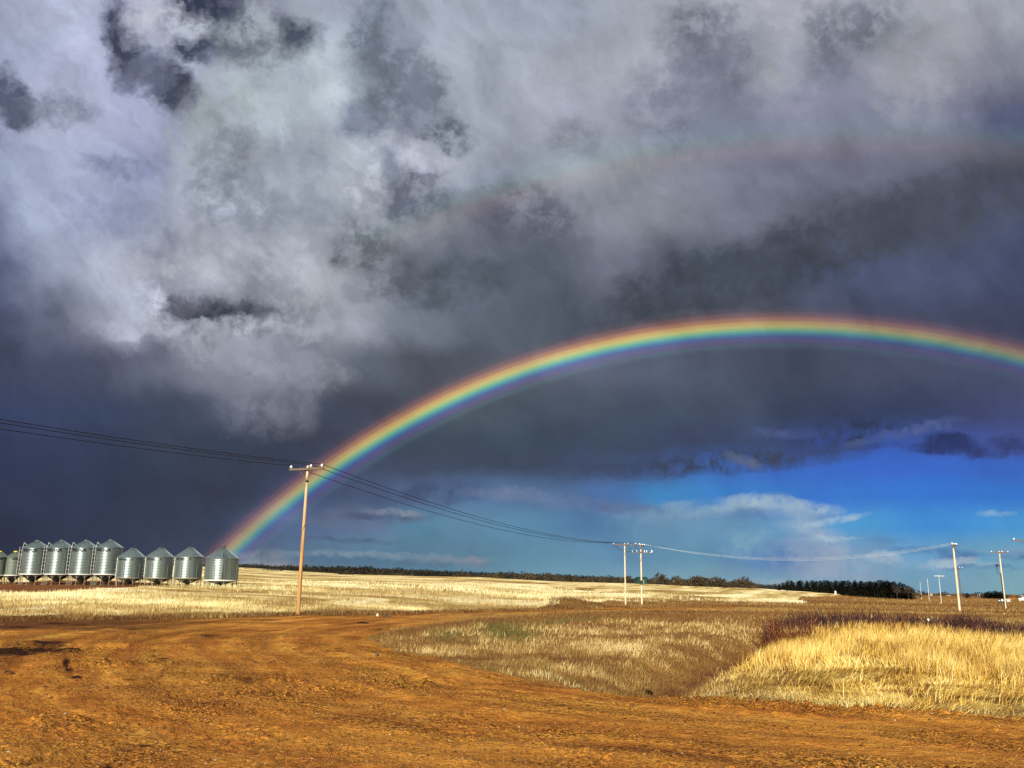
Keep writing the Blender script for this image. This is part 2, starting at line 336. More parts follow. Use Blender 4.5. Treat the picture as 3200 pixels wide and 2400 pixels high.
def inside(px, py, poly):
    r = np.zeros(np.shape(px), bool); j = len(poly) - 1
    for i in range(len(poly)):
        xi, yi = poly[i]; xj, yj = poly[j]
        if yi != yj:
            r ^= ((yi > py) != (yj > py)) & (px < (xj - xi) * (py - yi) / (yj - yi) + xi)
        j = i
    return r


# ------------------------------------------------------------------ materials
def mat(name):
    m = bpy.data.materials.new(name); m.use_nodes = True; k = N(m.node_tree)
    return m, k, m.node_tree.nodes['Principled BSDF']


def plain(name, col, rough=0.7, metal=0.0, var=0.25, scale=6.0, bump=0.0):
    m, k, p = mat(name)
    p.inputs['Specular IOR Level'].default_value = 0.15
    pos = k.new('ShaderNodeTexCoord').outputs['Object']
    n = k.noise(pos, scale, 5, 0.6)
    c = k.mix(n, tuple(v * (1 - var) for v in col), tuple(min(1, v * (1 + var)) for v in col))
    k.put(p.inputs['Base Color'], c); p.inputs['Roughness'].default_value = rough; p.inputs['Metallic'].default_value = metal
    if bump:
        b = k.new('ShaderNodeBump'); b.inputs['Strength'].default_value = bump; b.inputs['Distance'].default_value = 0.02
        k.put(b.inputs['Height'], n); k.put(p.inputs['Normal'], b.outputs[0])
    return m


def blade_mat(name, stops, trans=0.25, rough=0.75):
    """straw, grass or leaf blades: colour by the blade's own tint"""
    m, k, p = mat(name)
    at = k.new('ShaderNodeAttribute', attribute_name='tint')
    c = k.ramp(at.outputs['Fac'], stops)
    k.put(p.inputs['Base Color'], c); p.inputs['Roughness'].default_value = rough; p.inputs['Specular IOR Level'].default_value = 0.2
    t = k.new('ShaderNodeBsdfTranslucent'); k.put(t.inputs['Color'], c)
    mx = k.new('ShaderNodeMixShader'); mx.inputs[0].default_value = trans
    k.l.new(p.outputs[0], mx.inputs[1]); k.l.new(t.outputs[0], mx.inputs[2])
    out = m.node_tree.nodes['Material Output']; k.l.new(mx.outputs[0], out.inputs['Surface'])
    return m


def scale_node(k, v, f):
    n = k.new('ShaderNodeVectorMath', operation='SCALE'); k.put(n.inputs[0], v); n.inputs['Scale'].default_value = f; return n.outputs[0]


def dirt_mat():
    m, k, p = mat('packed_dirt')
    pos = k.new('ShaderNodeNewGeometry').outputs['Position']
    tr = k.new('ShaderNodeAttribute', attribute_name='track').outputs['Vector']
    wp = k.new('ShaderNodeTexNoise'); wp.inputs['Scale'].default_value = 0.5; wp.inputs['Detail'].default_value = 4; k.put(wp.inputs['Vector'], pos)
    tr = k.vmath('ADD', tr, k.vmath('MULTIPLY', k.vmath('SUBTRACT', wp.outputs['Color'], (0.5, 0.5, 0.5)), (1.3, 0.0, 0.0)))
    wet = k.new('ShaderNodeAttribute', attribute_name='damp').outputs['Fac']
    st = k.noise(k.vmath('MULTIPLY', tr, (1.1, 0.05, 1.0)), 1.0, 6, 0.62)
    st2 = k.noise(k.vmath('MULTIPLY', tr, (3.2, 0.12, 1.0)), 1.0, 5, 0.6)
    bl = k.noise(pos, 0.35, 6, 0.65); mid = k.noise(pos, 4.5, 6, 0.68); fine = k.noise(pos, 17.0, 6, 0.68); gr = k.noise(pos, 70.0, 4, 0.7)
    c = k.ramp(k.math('ADD', k.math('MULTIPLY', st, 0.55), k.math('MULTIPLY', bl, 0.45)),
               [(0.38, (0.29, 0.098, 0.017)), (0.46, (0.50, 0.195, 0.031)), (0.54, (0.65, 0.29, 0.046)), (0.64, (0.76, 0.42, 0.082))])
    c = k.mix(k.step(st2, 0.48, 0.66, 0.0, 0.6), c, (0.245, 0.080, 0.017))
    c = k.mix(k.step(mid, 0.52, 0.70, 0.0, 0.55), c, (0.20, 0.064, 0.014))
    c = k.mix(k.step(fine, 0.55, 0.68, 0.0, 0.75), c, (0.13, 0.042, 0.011))  # dark speckle painted in for clod shadows and crevices
    c = k.mix(k.step(gr, 0.56, 0.70, 0.0, 0.6), c, (0.66, 0.37, 0.10))
    c = k.mix(k.step(k.noise(pos, 38.0, 4, 0.7), 0.55, 0.68, 0.0, 0.6), c, (0.16, 0.052, 0.012))
    wh = k.new('ShaderNodeAttribute', attribute_name='wheel').outputs['Fac']
    c = k.mix(k.math('MULTIPLY', wh, k.step(mid, 0.35, 0.62, 0.85, 0.35)), c, (0.27, 0.092, 0.018))
    cl = k.step(k.noise(k.vmath('MULTIPLY', pos, (0.6, 1.0, 1.0)), 0.55, 5, 0.65), 0.40, 0.66, 0.0, 1.0)
    vo = k.new('ShaderNodeTexVoronoi', feature='F1'); k.put(vo.inputs['Vector'], k.vmath('ADD', pos, scale_node(k, k.noise(pos, 9.0, 3, 0.6, color=True), 0.10))); vo.inputs['Scale'].default_value = 13.0
    cr = k.math('MULTIPLY', k.step(vo.outputs['Distance'], 0.46, 0.70), cl)
    c = k.mix(k.math('MULTIPLY', cr, 0.8), c, (0.085, 0.027, 0.008))  # shade between clods put into the soil colour
    pt = k.step(k.noise(pos, 1.6, 6, 0.7), 0.55, 0.66, 0.0, 0.55)
    c = k.mix(pt, c, (0.235, 0.083, 0.017))
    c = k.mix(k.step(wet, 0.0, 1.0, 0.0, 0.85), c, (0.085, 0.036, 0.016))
    c = k.mix(k.step(wet, 0.0, -1.0, 0.0, 0.8), c, (0.46, 0.27, 0.075))
    dark_p = k.new('ShaderNodeAttribute', attribute_name='dark_patch').outputs['Fac']
    dark_p = k.math('ADD', dark_p, k.math('MULTIPLY', k.math('SUBTRACT', k.noise(k.vmath('MULTIPLY', pos, (1.0, 0.6, 1.0)), 3.4, 6, 0.7), 0.5), 2.4))
    c = k.mix(k.step(dark_p, -0.75, 0.05, 0.0, 0.7), c, (0.15, 0.055, 0.016))
    c = k.mix(k.step(dark_p, -0.10, 0.42, 0.0, 0.95), c, (0.016, 0.008, 0.005))  # ragged near-black patches inside a browner rim
    v2 = k.new('ShaderNodeTexVoronoi', feature='F1'); k.put(v2.inputs['Vector'], k.vmath('ADD', pos, scale_node(k, k.noise(pos, 30.0, 2, 0.6, color=True), 0.035))); v2.inputs['Scale'].default_value = 27.0
    tone = k.sep(v2.outputs['Color'])[0]                                  # every crumb of soil has its own tone, shade in the gaps is painted dark
    loose = k.step(k.noise(k.vmath('MULTIPLY', tr, (0.9, 0.16, 1.0)), 1.0, 5, 0.62), 0.42, 0.60, 0.12, 1.0)
    c = scale_node(k, c, 1.0); sc_ = c.node.inputs['Scale']; k.put(sc_, k.math('MULTIPLY_ADD', k.math('SUBTRACT', tone, 0.42), k.math('MULTIPLY', loose, 0.80), 1.22))
    c = k.mix(k.math('MULTIPLY', k.step(v2.outputs['Distance'], 0.48, 0.72, 0.0, 0.85), loose), c, (0.075, 0.025, 0.008))
    k.put(p.inputs['Base Color'], c); p.inputs['Roughness'].default_value = 0.95; p.inputs['Specular IOR Level'].default_value = 0.05
    b = k.new('ShaderNodeBump'); b.inputs['Strength'].default_value = 1.0; b.inputs['Distance'].default_value = 0.16
    k.put(b.inputs['Height'], k.math('ADD', k.math('ADD', k.math('MULTIPLY', mid, 1.2), k.math('MULTIPLY', fine, 0.4)), k.math('MULTIPLY', k.math('MULTIPLY', v2.outputs['Distance'], loose), -0.45))); k.put(p.inputs['Normal'], b.outputs[0])
    return m


def field_mat():
    m, k, p = mat('stubble_ground')
    pos = k.new('ShaderNodeNewGeometry').outputs['Position']
    rot = k.new('ShaderNodeVectorRotate', rotation_type='Z_AXIS'); k.put(rot.inputs['Vector'], pos); rot.inputs['Angle'].default_value = math.radians(52)
    warp = k.noise(pos, 0.012, 3, 0.5, color=True)
    r = k.vmath('ADD', rot.outputs[0], k.vmath('MULTIPLY', k.vmath('SUBTRACT', warp, (0.5, 0.5, 0.5)), (38, 38, 0)))
    sw = k.noise(k.vmath('MULTIPLY', r, (0.010, 0.11, 0.0)), 1.0, 6, 0.66)      # combed swaths
    ro2 = k.new('ShaderNodeVectorRotate', rotation_type='Z_AXIS'); k.put(ro2.inputs['Vector'], pos); ro2.inputs['Angle'].default_value = math.radians(26)
    r2 = k.vmath('ADD', ro2.outputs[0], k.vmath('MULTIPLY', k.vmath('SUBTRACT', warp, (0.5, 0.5, 0.5)), (60, 60, 0)))
    sw2 = k.noise(k.vmath('MULTIPLY', r2, (0.085, 0.010, 0.0)), 1.0, 5, 0.6)
    ps = k.sep(pos); azm = k.math('DIVIDE', ps[0], k.math('MAXIMUM', ps[1], 1.0)); mk = k.step(azm, -0.16, 0.10)
    sw = k.math('ADD', k.math('MULTIPLY', sw, k.math('SUBTRACT', 1.0, mk)), k.math('MULTIPLY', sw2, mk))
    bl = k.noise(pos, 0.02, 5, 0.6); fine = k.noise(pos, 2.2, 5, 0.7)
    f = k.math('ADD', k.math('MULTIPLY', sw, 0.72), k.math('MULTIPLY', bl, 0.28))
    c = k.ramp(f, [(0.40, (0.25, 0.135, 0.036)), (0.455, (0.43, 0.285, 0.085)), (0.495, (0.68, 0.52, 0.21)), (0.535, (0.90, 0.75, 0.37)), (0.60, (0.96, 0.86, 0.54))])
    c = k.mix(k.step(fine, 0.52, 0.70, 0.0, 0.5), c, (0.36, 0.22, 0.06))
    k.put(p.inputs['Base Color'], c); p.inputs['Roughness'].default_value = 0.9; p.inputs['Specular IOR Level'].default_value = 0.15
    b = k.new('ShaderNodeBump'); b.inputs['Strength'].default_value = 1.0; b.inputs['Distance'].default_value = 0.25
    k.put(b.inputs['Height'], k.math('ADD', fine, sw)); k.put(p.inputs['Normal'], b.outputs[0])
    return m


def soil_mat(name, stops, scale=0.12):
    m, k, p = mat(name)
    pos = k.new('ShaderNodeNewGeometry').outputs['Position']
    a = k.noise(k.vmath('MULTIPLY', pos, (0.45, 1.0, 1.0)), scale, 6, 0.65); f = k.noise(pos, 3.0, 6, 0.7)
    c = k.ramp(k.math('ADD', k.math('MULTIPLY', a, 0.6), k.math('MULTIPLY', f, 0.4)), stops)
    k.put(p.inputs['Base Color'], c); p.inputs['Roughness'].default_value = 0.95; p.inputs['Specular IOR Level'].default_value = 0.1
    b = k.new('ShaderNodeBump'); b.inputs['Strength'].default_value = 1.0; b.inputs['Distance'].default_value = 0.12
    k.put(b.inputs['Height'], f); k.put(p.inputs['Normal'], b.outputs[0])
    return m


M_DIRT = dirt_mat(); M_FIELD = field_mat()
M_PRAIRIE = soil_mat('dry_grass_ground', [(0.34, (0.13, 0.055, 0.016)), (0.47, (0.24, 0.115, 0.028)), (0.56, (0.34, 0.18, 0.045)), (0.68, (0.46, 0.28, 0.075))])
M_YARD = soil_mat('yard_soil', [(0.36, (0.10, 0.034, 0.012)), (0.5, (0.17, 0.06, 0.018)), (0.62, (0.28, 0.115, 0.03))], 0.2)
M_MUD = plain('wet_black_mud', (0.010, 0.007, 0.004), 0.95, 0, 0.5, 3.0, 0.6)
M_EARTH = plain('dark_earth', (0.060, 0.024, 0.009), 0.95, 0, 0.5, 9.0, 0.8)
for _m in (M_MUD, M_EARTH): _m.node_tree.nodes['Principled BSDF'].inputs['Specular IOR Level'].default_value = 0.0
M_WOOD = soil_mat('woodland_floor', [(0.3, (0.05, 0.035, 0.018)), (0.7, (0.12, 0.08, 0.035))], 0.05)

# ------------------------------------------------------------------ terrain
HX = np.array([-1400, -500, 0, 400, 760, 1100, 1300, 1500, 1770, 2000, 2200, 2400, 2600, 2750, 3000, 3300, 4600], float)   # photo x on the horizon
HA = np.arctan((HX - 1600) / FPX * math.cos(PITCH))
HD = np.array([1, 12, 25, 40, 60, 90, 120, 145, 165, 220, 300, 350, 400, 500, 600, 800, 900, 1200, 1600, 2600, 6000], float)
_z = lambda *v: v
HZ = np.array([
    #1 12 25 40   60   90   120  145  165  220  300  350  400  500  600   800   900   1200  1600 2600 6000
    _z(0, 0, 0, 0, .05, .10, .20, .60, .90, 1.6, 2.8, 3.6, 4.6, 6.6, 8.6, 11.5, 12.5, 14.0, 18, 14, 5),
    _z(0, 0, 0, 0, .05, .10, .18, .60, .90, 1.6, 2.8, 3.6, 4.6, 6.8, 9.0, 12.5, 14.0, 15.5, 22, 16, 5),
    _z(0, 0, 0, 0, .05, .10, .16, .58, .86, 1.7, 3.2, 4.2, 5.2, 7.6, 10., 14.0, 15.4, 16.5, 25, 16, 5),
    _z(0, 0, 0, 0, .06, .16, .45, .85, .95, 1.9, 3.7, 4.8, 6.0, 8.4, 10.8, 14.8, 16.2, 17., 26, 16, 5),
    _z(0, 0, 0, 0, .08, .30, .75, 1.15, 1.35, 2.4, 4.1, 5.2, 6.3, 8.7, 11., 14.9, 16.2, 17., 26, 16, 5),
    _z(0, 0, 0, .02, .10, .45, .95, 1.4, 1.75, 2.6, 3.9, 4.7, 5.5, 7.0, 8.3, 9.9, 10., 9.5, 22, 14, 4),
    _z(0, 0, 0, .02, .15, .55, 1.1, 1.6, 2.0, 2.9, 4.1, 4.8, 5.6, 6.7, 7.4, 7.2, 7.0, 7.5, 19, 12, 4),
    _z(0, 0, 0, .0, .10, .30, .75, 1.2, 1.7, 2.7, 4.0, 4.8, 5.6, 6.6, 6.3, 5.5, 5.5, 7., 17, 11, 4),
    _z(0, 0, 0, -.05, -.10, -.10, .05, .30, .65, 1.5, 2.8, 3.5, 3.9, 4.0, 4.0, 4.2, 4.5, 6., 13, 10, 3),
    _z(0, 0, -.05, -.12, -.20, -.25, -.35, -.25, .05, .9, 2.4, 3.3, 3.7, 3.4, 3.0, 3.0, 3.5, 5., 9.5, 8, 2),
    _z(0, 0, -.08, -.16, -.24, -.28, -.35, -.35, -.15, .5, 1.7, 2.4, 2.4, 2.0, 2.0, 2.0, 2.5, 4., 8., 6, 1),
    _z(0, 0, -.10, -.18, -.22, -.28, -.38, -.40, -.30, .2, 1.5, 2.0, 1.6, .8, .6, .6, .8, 2.5, 5., 4, 0),
    _z(0, 0, -.05, -.12, -.12, -.22, -.35, -.40, -.45, -.3, .3, .5, .2, -.3, -.4, -.4, 0., 1.0, 2.5, 2, -2),
    _z(0, 0, 0., -.05, -.08, -.22, -.36, -.42, -.46, -.55, -.6, -.8, -.8, -.9, -1., -1.2, -1.5, -1.5, -1.0, -2, -4),
    _z(0, 0, 0., -.05, -.10, -.26, -.42, -.50, -.58, -.80, -.95, -.95, -1., -1.2, -1.4, -1.9, -2.2, -2.4, -3.0, -4, -5),
    _z(0, 0, 0., -.05, -.10, -.20, -.30, -.36, -.45, -.55, -.65, -.7, -.8, -1.1, -1.4, -1.9, -2.2, -2.4, -3.0, -4, -5),
    _z(0, 0, 0., -.05, -.10, -.15, -.25, -.30, -.4, -.5, -.6, -.7, -.8, -1.1, -1.4, -1.9, -2.2, -2.4, -3.0, -4, -5)], float)
LD = np.log(HD)


def smooth_rows():
    """fill the table onto a fine grid with monotone smoothing"""
    fa = np.linspace(HA[0], HA[-1], 361); fd = np.linspace(LD[0], LD[-1], 361)
    T = np.array([np.interp(fd, LD, row) for row in HZ])
    T = np.array([np.interp(fa, HA, T[:, j]) for j in range(len(fd))]).T
    ka = np.hanning(19)[1:-1]; ka /= ka.sum(); kd = np.hanning(9)[1:-1]; kd /= kd.sum()
    def conv(A, ker):
        n = len(ker) // 2; P = np.pad(A, ((n, n), (0, 0)), 'edge')
        return sum(ker[i] * P[i:i + A.shape[0]] for i in range(len(ker)))
    T = conv(T, ka); T = conv(T.T, kd).T
    return fa, fd, T


FA, FD, FT = smooth_rows()


def base_z(X, Y):
    X = np.asarray(X, float); Y = np.asarray(Y, float)
    d = np.maximum(np.hypot(X, Y), 1.0); a = np.arctan2(X, Y)
    back = np.clip((np.abs(a) - 0.75) / 1.0, 0, 1)          # flat prairie behind the camera
    ia = np.clip((a - FA[0]) / (FA[-1] - FA[0]) * 360, 0, 359.999); jd = np.clip((np.log(d) - FD[0]) / (FD[-1] - FD[0]) * 360, 0, 359.999)
    i = ia.astype(int); j = jd.astype(int); u = ia - i; v = jd - j
    z = (FT[i, j] * (1 - v) + FT[i, j + 1] * v) * (1 - u) + (FT[i + 1, j] * (1 - v) + FT[i + 1, j + 1] * v) * u
    return z * (1 - back)


# outlines on the ground as seen from the camera's place (photo pixels)
P_FIELD = [(-2600, 1960), (-900, 1940), (0, 1933), (400, 1932), (930, 1919), (1300, 1914), (1500, 1908), (1690, 1904), (1740, 1893), (1860, 1884), (1900, 1877), (2000, 1880), (2200, 1880),
           (2450, 1886), (2525, 1886), (2490, 1873), (2510, 1863.5), (2706, 1862.5), (2706, 1500), (-2600, 1500)]
P_YARD = [(-2600, 1858), (-900, 1852), (0, 1848), (150, 1846), (250, 1843), (330, 1838), (420, 1836), (520, 1832), (600, 1830), (600, 1824), (300, 1821), (0, 1819), (-2600, 1817)]
EDGE = [(2500, 1903), (2450, 1899), (2300, 1896), (2100, 1896), (1900, 1899), (1700, 1906), (1500, 1910), (1300, 1915), (930, 1920), (400, 1933), (0, 1934), (-900, 1941), (-2600, 1960)]
WEDGE = [(2500, 1908), (2300, 1906), (2100, 1908), (1900, 1912), (1700, 1919), (1600, 1926), (1400, 1946), (1250, 1966), (1155, 1988), (1150, 1997), (1230, 2032), (1400, 2067), (1600, 2112),
         (1800, 2133), (2000, 2160), (2200, 2176), (2400, 2192), (2700, 2209), (2900, 2220), (3000, 2232), (3200, 2242), (4600, 2330), (6200, 2420)]
P_ROAD = EDGE[::-1] + WEDGE + [(6200, 9e4), (-2600, 9e4)]


def ground_pt(px, py):
    """where the ray through a photo pixel meets the bare terrain"""
    r = ray(px, py); t = np.geomspace(2.0, 5000, 6000)
    P = CAM + t[:, None] * r
    h = P[:, 2] - base_z(P[:, 0], P[:, 1]); k = np.argmax(h < 0)
    if k == 0: k = len(t) - 1
    f = h[k - 1] / (h[k - 1] - h[k]) if h[k - 1] != h[k] else 0
    tt = t[k - 1] + f * (t[k] - t[k - 1])
    return CAM + tt * r


WEDGE_W = np.array([ground_pt(*p)[:2] for p in WEDGE[:-1]])


def track_uv(X, Y):
    """distance from, and position along, the verge: the direction wheels follow"""
    best = np.full(X.shape, 1e9); al = np.zeros(X.shape); s = 0.0
    for a, b in zip(WEDGE_W[:-1], WEDGE_W[1:]):
        d = b - a; L = np.hypot(*d); t = np.clip(((X - a[0]) * d[0] + (Y - a[1]) * d[1]) / L ** 2, 0, 1)
        q = np.hypot(X - a[0] - t * d[0], Y - a[1] - t * d[1]); w = q < best
        best = np.where(w, q, best); al = np.where(w, s + t * L, al); s += L
    return best, al


RUT = ground_pt(100, 2022); RUT2 = ground_pt(215, 2085); DITCH = np.array([ground_pt(*p)[:2] for p in [(2010, 2140), (2120, 2085), (2250, 2040), (2350, 2010), (2440, 1985)]])


def seg_dist(X, Y, pts):
    best = np.full(np.shape(X), 1e9)
    for a, b in zip(pts[:-1], pts[1:]):
        d = b - a; t = np.clip(((X - a[0]) * d[0] + (Y - a[1]) * d[1]) / (d @ d), 0, 1)
        best = np.minimum(best, np.hypot(X - a[0] - t * d[0], Y - a[1] - t * d[1]))
    return best


def wheel(q, al):
    """pairs of wheel marks sweeping round the bank"""
    w = np.zeros(np.shape(q)); wob = .7 * fbm(al * .06, al * 0 + 3.3, 2, 401)
    for i, qi in enumerate([1.5, 3.3, 5.2, 7.0, 9.6, 11.4, 14.2, 16.0]):
        w = np.maximum(w, np.exp(-((q - qi + wob * (.6 + .2 * i)) / (.24 + .03 * i)) ** 2) * np.clip(.75 + 1.1 * fbm(al * .10 + 7 * (i // 2), q * .15, 3, 411 + i // 2), 0, 1))
    return w


def surf_z(X, Y, fine=True):
    """terrain with its relief: swells of the field, ruts and clods of the dirt, the ditch"""
    X = np.asarray(X, float); Y = np.asarray(Y, float); shape = X.shape; X = np.atleast_1d(X); Y = np.atleast_1d(Y)
    z = base_z(X, Y); d = np.hypot(X, Y)
    px, py, w = project(np.stack([X, Y, z], -1)); fr = w > 0.5
    fld = fr & inside(px, py, P_FIELD); road = ~fr & (d < 60) | fr & inside(px, py, P_ROAD)
    c, s = math.cos(math.radians(52)), math.sin(math.radians(52)); a = X * c - Y * s; b = X * s + Y * c
    swell = fbm(a * 0.010, b * 0.05, 3, 5) * np.clip((d - 55) / 150, 0, 1) * np.clip(1.2 - (d - 260) / 200, 0.3, 1) * 1.0
    z = z + np.where(fld, swell, 0.5 * swell * np.clip((d - 80) / 80, 0, 1))
    dd = seg_dist(X, Y, DITCH); z = z - 0.6 * np.exp(-(dd / 1.1) ** 2)
    mound = ground_pt(1775, 1893)
    z = z + 0.75 * np.exp(-((X - mound[0]) / 3.2) ** 2 - ((Y - mound[1]) / 2.6) ** 2)
    q, al = track_uv(X, Y)
    if fine:
        near = np.clip(1.5 - d / 40, 0.15, 1)
        rut = fbm(q * 0.9, al * 0.05, 3, 21) * 0.03 + fbm(q * 2.6, al * 0.16, 3, 31) * 0.02 + fbm(X * .8, Y * .8, 4, 35, .6) * 0.05
        clod = np.maximum(0, fbm(X * 5.5, Y * 5.5, 4, 41, 0.66)) ** 1.2 * 0.13 * (np.clip(0.30 + 2.2 * fbm(X * .35, Y * .35, 3, 51), 0.05, 1.5) + 1.3 * np.clip((8.2 - d) / 1.5, 0, 1) * (X < 1.5))
        z = z + np.where(road, (rut + clod) * near, 0.06 * fbm(X * 1.3, Y * 1.3, 4, 61) * near)
    # churned hollow at the left and the crack of the old wheel mark running from it
    hx, hy = X - RUT[0], Y - RUT[1]
    ring = fbm(X * 1.1, Y * 1.1, 3, 71)
    e = np.sqrt((hx / (2.9 + ring)) ** 2 + (hy / (1.0 + .4 * ring)) ** 2)
    z = z - 0.12 * np.clip(1.15 - e, 0, 1) ** 0.7 + 0.07 * np.exp(-((e - 1.25) / 0.25) ** 2) * (0.6 + ring)
    z = z - np.where(road, wheel(q, al) * .035 * np.clip(1.6 - d / 40, .2, 1), 0)
    return z.reshape(shape), q.reshape(shape), al.reshape(shape)


def gz(x, y): return float(surf_z(np.array([x]), np.array([y]), False)[0][0])


def build_terrain():
    A = np.concatenate([np.radians(np.arange(-48, 48.01, 0.1)), np.radians(np.linspace(48, 312, 67)[1:-1])]); nA = len(A)
    D = np.concatenate([np.linspace(0.3, 5.0, 14)[:-1], 1.0 / np.linspace(1 / 5.0, 1 / 150, 620), np.geomspace(150, 7000, 200)[1:]])
    G, Hd = np.meshgrid(A, D, indexing='ij'); X = (np.sin(G) * Hd).ravel(); Y = (np.cos(G) * Hd).ravel()
    Z, q, al = surf_z(X, Y)
    V = np.stack([X, Y, Z], -1)
    nD = len(D); idx = np.arange(nA * nD).reshape(nA, nD)
    quad = np.stack([idx, np.roll(idx, -1, 0), np.roll(np.roll(idx, -1, 0), -1, 1), np.roll(idx, -1, 1)], -1)[:, :-1].reshape(-1, 4)
    quad = quad[:, ::-1]
    c = V[quad].mean(1); bz = base_z(c[:, 0], c[:, 1])
    px, py, w = project(np.stack([c[:, 0], c[:, 1], bz], -1)); d = np.hypot(c[:, 0], c[:, 1])
    jx = fbm(c[:, 0] * .8, c[:, 1] * .8, 3, 81); jit = np.clip(1800 / d * 0.14, 0.6, 14)
    px = px + jx * jit * 2; py = py + fbm(c[:, 0] * .8 + 50, c[:, 1] * .8, 3, 91) * jit * 0.7
    reg = np.zeros(len(quad), int)                     # 0 prairie
    fr = w > 0.5
    reg[fr & inside(px, py, P_ROAD)] = 2; reg[~fr & (d < 60)] = 2
    reg[fr & inside(px, py, P_FIELD)] = 1; reg[fr & inside(px, py, P_YARD) & (d < 260)] = 3
    reg[(d > 1050) & (np.abs(np.arctan2(c[:, 0], c[:, 1])) < .7) & (px < 2720)] = 4
    for r, (nm, mt) in enumerate([('prairie', M_PRAIRIE), ('stubble_field', M_FIELD), ('dirt_road', M_DIRT), ('farmyard_ground', M_YARD), ('woodland_ground', M_WOOD)]):
        f = quad[reg == r]
        used, inv = np.unique(f.ravel(), return_inverse=True)
        at = None
        if r == 2:                     # damp earth below the field edge, dry tan lane beyond the bank
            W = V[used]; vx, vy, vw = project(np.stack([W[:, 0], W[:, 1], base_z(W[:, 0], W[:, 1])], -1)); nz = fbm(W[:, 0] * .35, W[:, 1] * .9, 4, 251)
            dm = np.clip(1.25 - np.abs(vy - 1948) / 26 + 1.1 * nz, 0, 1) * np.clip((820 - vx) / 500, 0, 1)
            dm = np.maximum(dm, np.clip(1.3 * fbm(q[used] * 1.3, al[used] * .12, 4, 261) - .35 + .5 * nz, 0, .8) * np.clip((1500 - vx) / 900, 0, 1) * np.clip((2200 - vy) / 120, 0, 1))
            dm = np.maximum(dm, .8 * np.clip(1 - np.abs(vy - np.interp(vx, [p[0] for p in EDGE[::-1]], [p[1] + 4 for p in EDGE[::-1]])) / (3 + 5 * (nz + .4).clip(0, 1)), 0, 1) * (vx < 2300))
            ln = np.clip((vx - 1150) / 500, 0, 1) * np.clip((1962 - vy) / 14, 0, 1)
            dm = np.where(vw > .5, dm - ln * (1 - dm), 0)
            dark_patch = np.full(len(W), -2.0)
            for mx, my, rx, ry in [(110, 2028, 120, 15), (15, 2038, 110, 11), (195, 2030, 70, 8), (150, 2008, 60, 8), (30, 2102, 16, 5), (206, 2074, 9, 14), (214, 2092, 11, 7), (238, 2112, 20, 5), (365, 2104, 22, 5), (400, 2126, 30, 4), (505, 2112, 14, 3),  # dark patch first; the small chain beside it paints crack and clod shadow
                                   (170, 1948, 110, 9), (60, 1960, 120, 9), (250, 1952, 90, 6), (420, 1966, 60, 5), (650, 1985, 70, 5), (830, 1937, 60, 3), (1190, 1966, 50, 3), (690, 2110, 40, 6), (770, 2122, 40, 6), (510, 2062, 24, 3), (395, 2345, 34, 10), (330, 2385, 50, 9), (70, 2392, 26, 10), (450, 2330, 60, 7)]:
                dark_patch = np.maximum(dark_patch, 1.0 - np.sqrt(((vx - mx) / rx) ** 2 + ((vy - my) / ry) ** 2) - (.55 if my < 2000 or mx > 260 else 0))
            dark_patch = np.where(vw > .5, dark_patch, -2)
            at = {'wheel': ('FLOAT', wheel(q[used], al[used])), 'dark_patch': ('FLOAT', dark_patch), 'track': ('FLOAT_VECTOR', np.stack([q[used], al[used], q[used] * 0], -1)), 'damp': ('FLOAT', dm)}
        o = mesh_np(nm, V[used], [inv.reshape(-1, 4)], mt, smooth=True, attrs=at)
        tag(o, kind='structure')


build_terrain()

# ------------------------------------------------------------------ object materials
def steel(name, col, rough, metal):
    m, k, p = mat(name)
    pos = k.new('ShaderNodeTexCoord').outputs['Object']
    n = k.noise(k.vmath('MULTIPLY', pos, (1.5, 1.5, 0.25)), 1.3, 5, 0.65); f = k.noise(pos, 9.0, 4, 0.6)
    c = k.mix(n, tuple(v * 0.72 for v in col), tuple(min(1, v * 1.22) for v in col))
    c = k.mix(k.step(f, 0.5, 0.8, 0.0, 0.25), c, tuple(v * 0.5 for v in col))
    k.put(p.inputs['Base Color'], c); p.inputs['Metallic'].default_value = metal
    k.put(p.inputs['Roughness'], k.math('MULTIPLY_ADD', n, 0.25, rough - 0.12))
    return m


def wood_mat():
    m, k, p = mat('pole_wood')
    pos = k.new('ShaderNodeTexCoord').outputs['Object']
    g = k.noise(k.vmath('MULTIPLY', pos, (14, 14, 0.7)), 1.0, 5, 0.6); b = k.noise(pos, 0.6, 3, 0.5)
    c = k.ramp(g, [(0.30, (0.20, 0.09, 0.028)), (0.5, (0.38, 0.20, 0.065)), (0.7, (0.52, 0.32, 0.12))])
    z = k.sep(pos)[2]
    c = k.mix(k.math('ADD', k.step(z, 3.0, 8.5, 0.0, 0.7), k.math('MULTIPLY', k.math('SUBTRACT', b, 0.5), 0.5)), c, (0.54, 0.47, 0.30))   # weathered paler towards the top
    k.put(p.inputs['Base Color'], c); p.inputs['Roughness'].default_value = 0.85
    return m


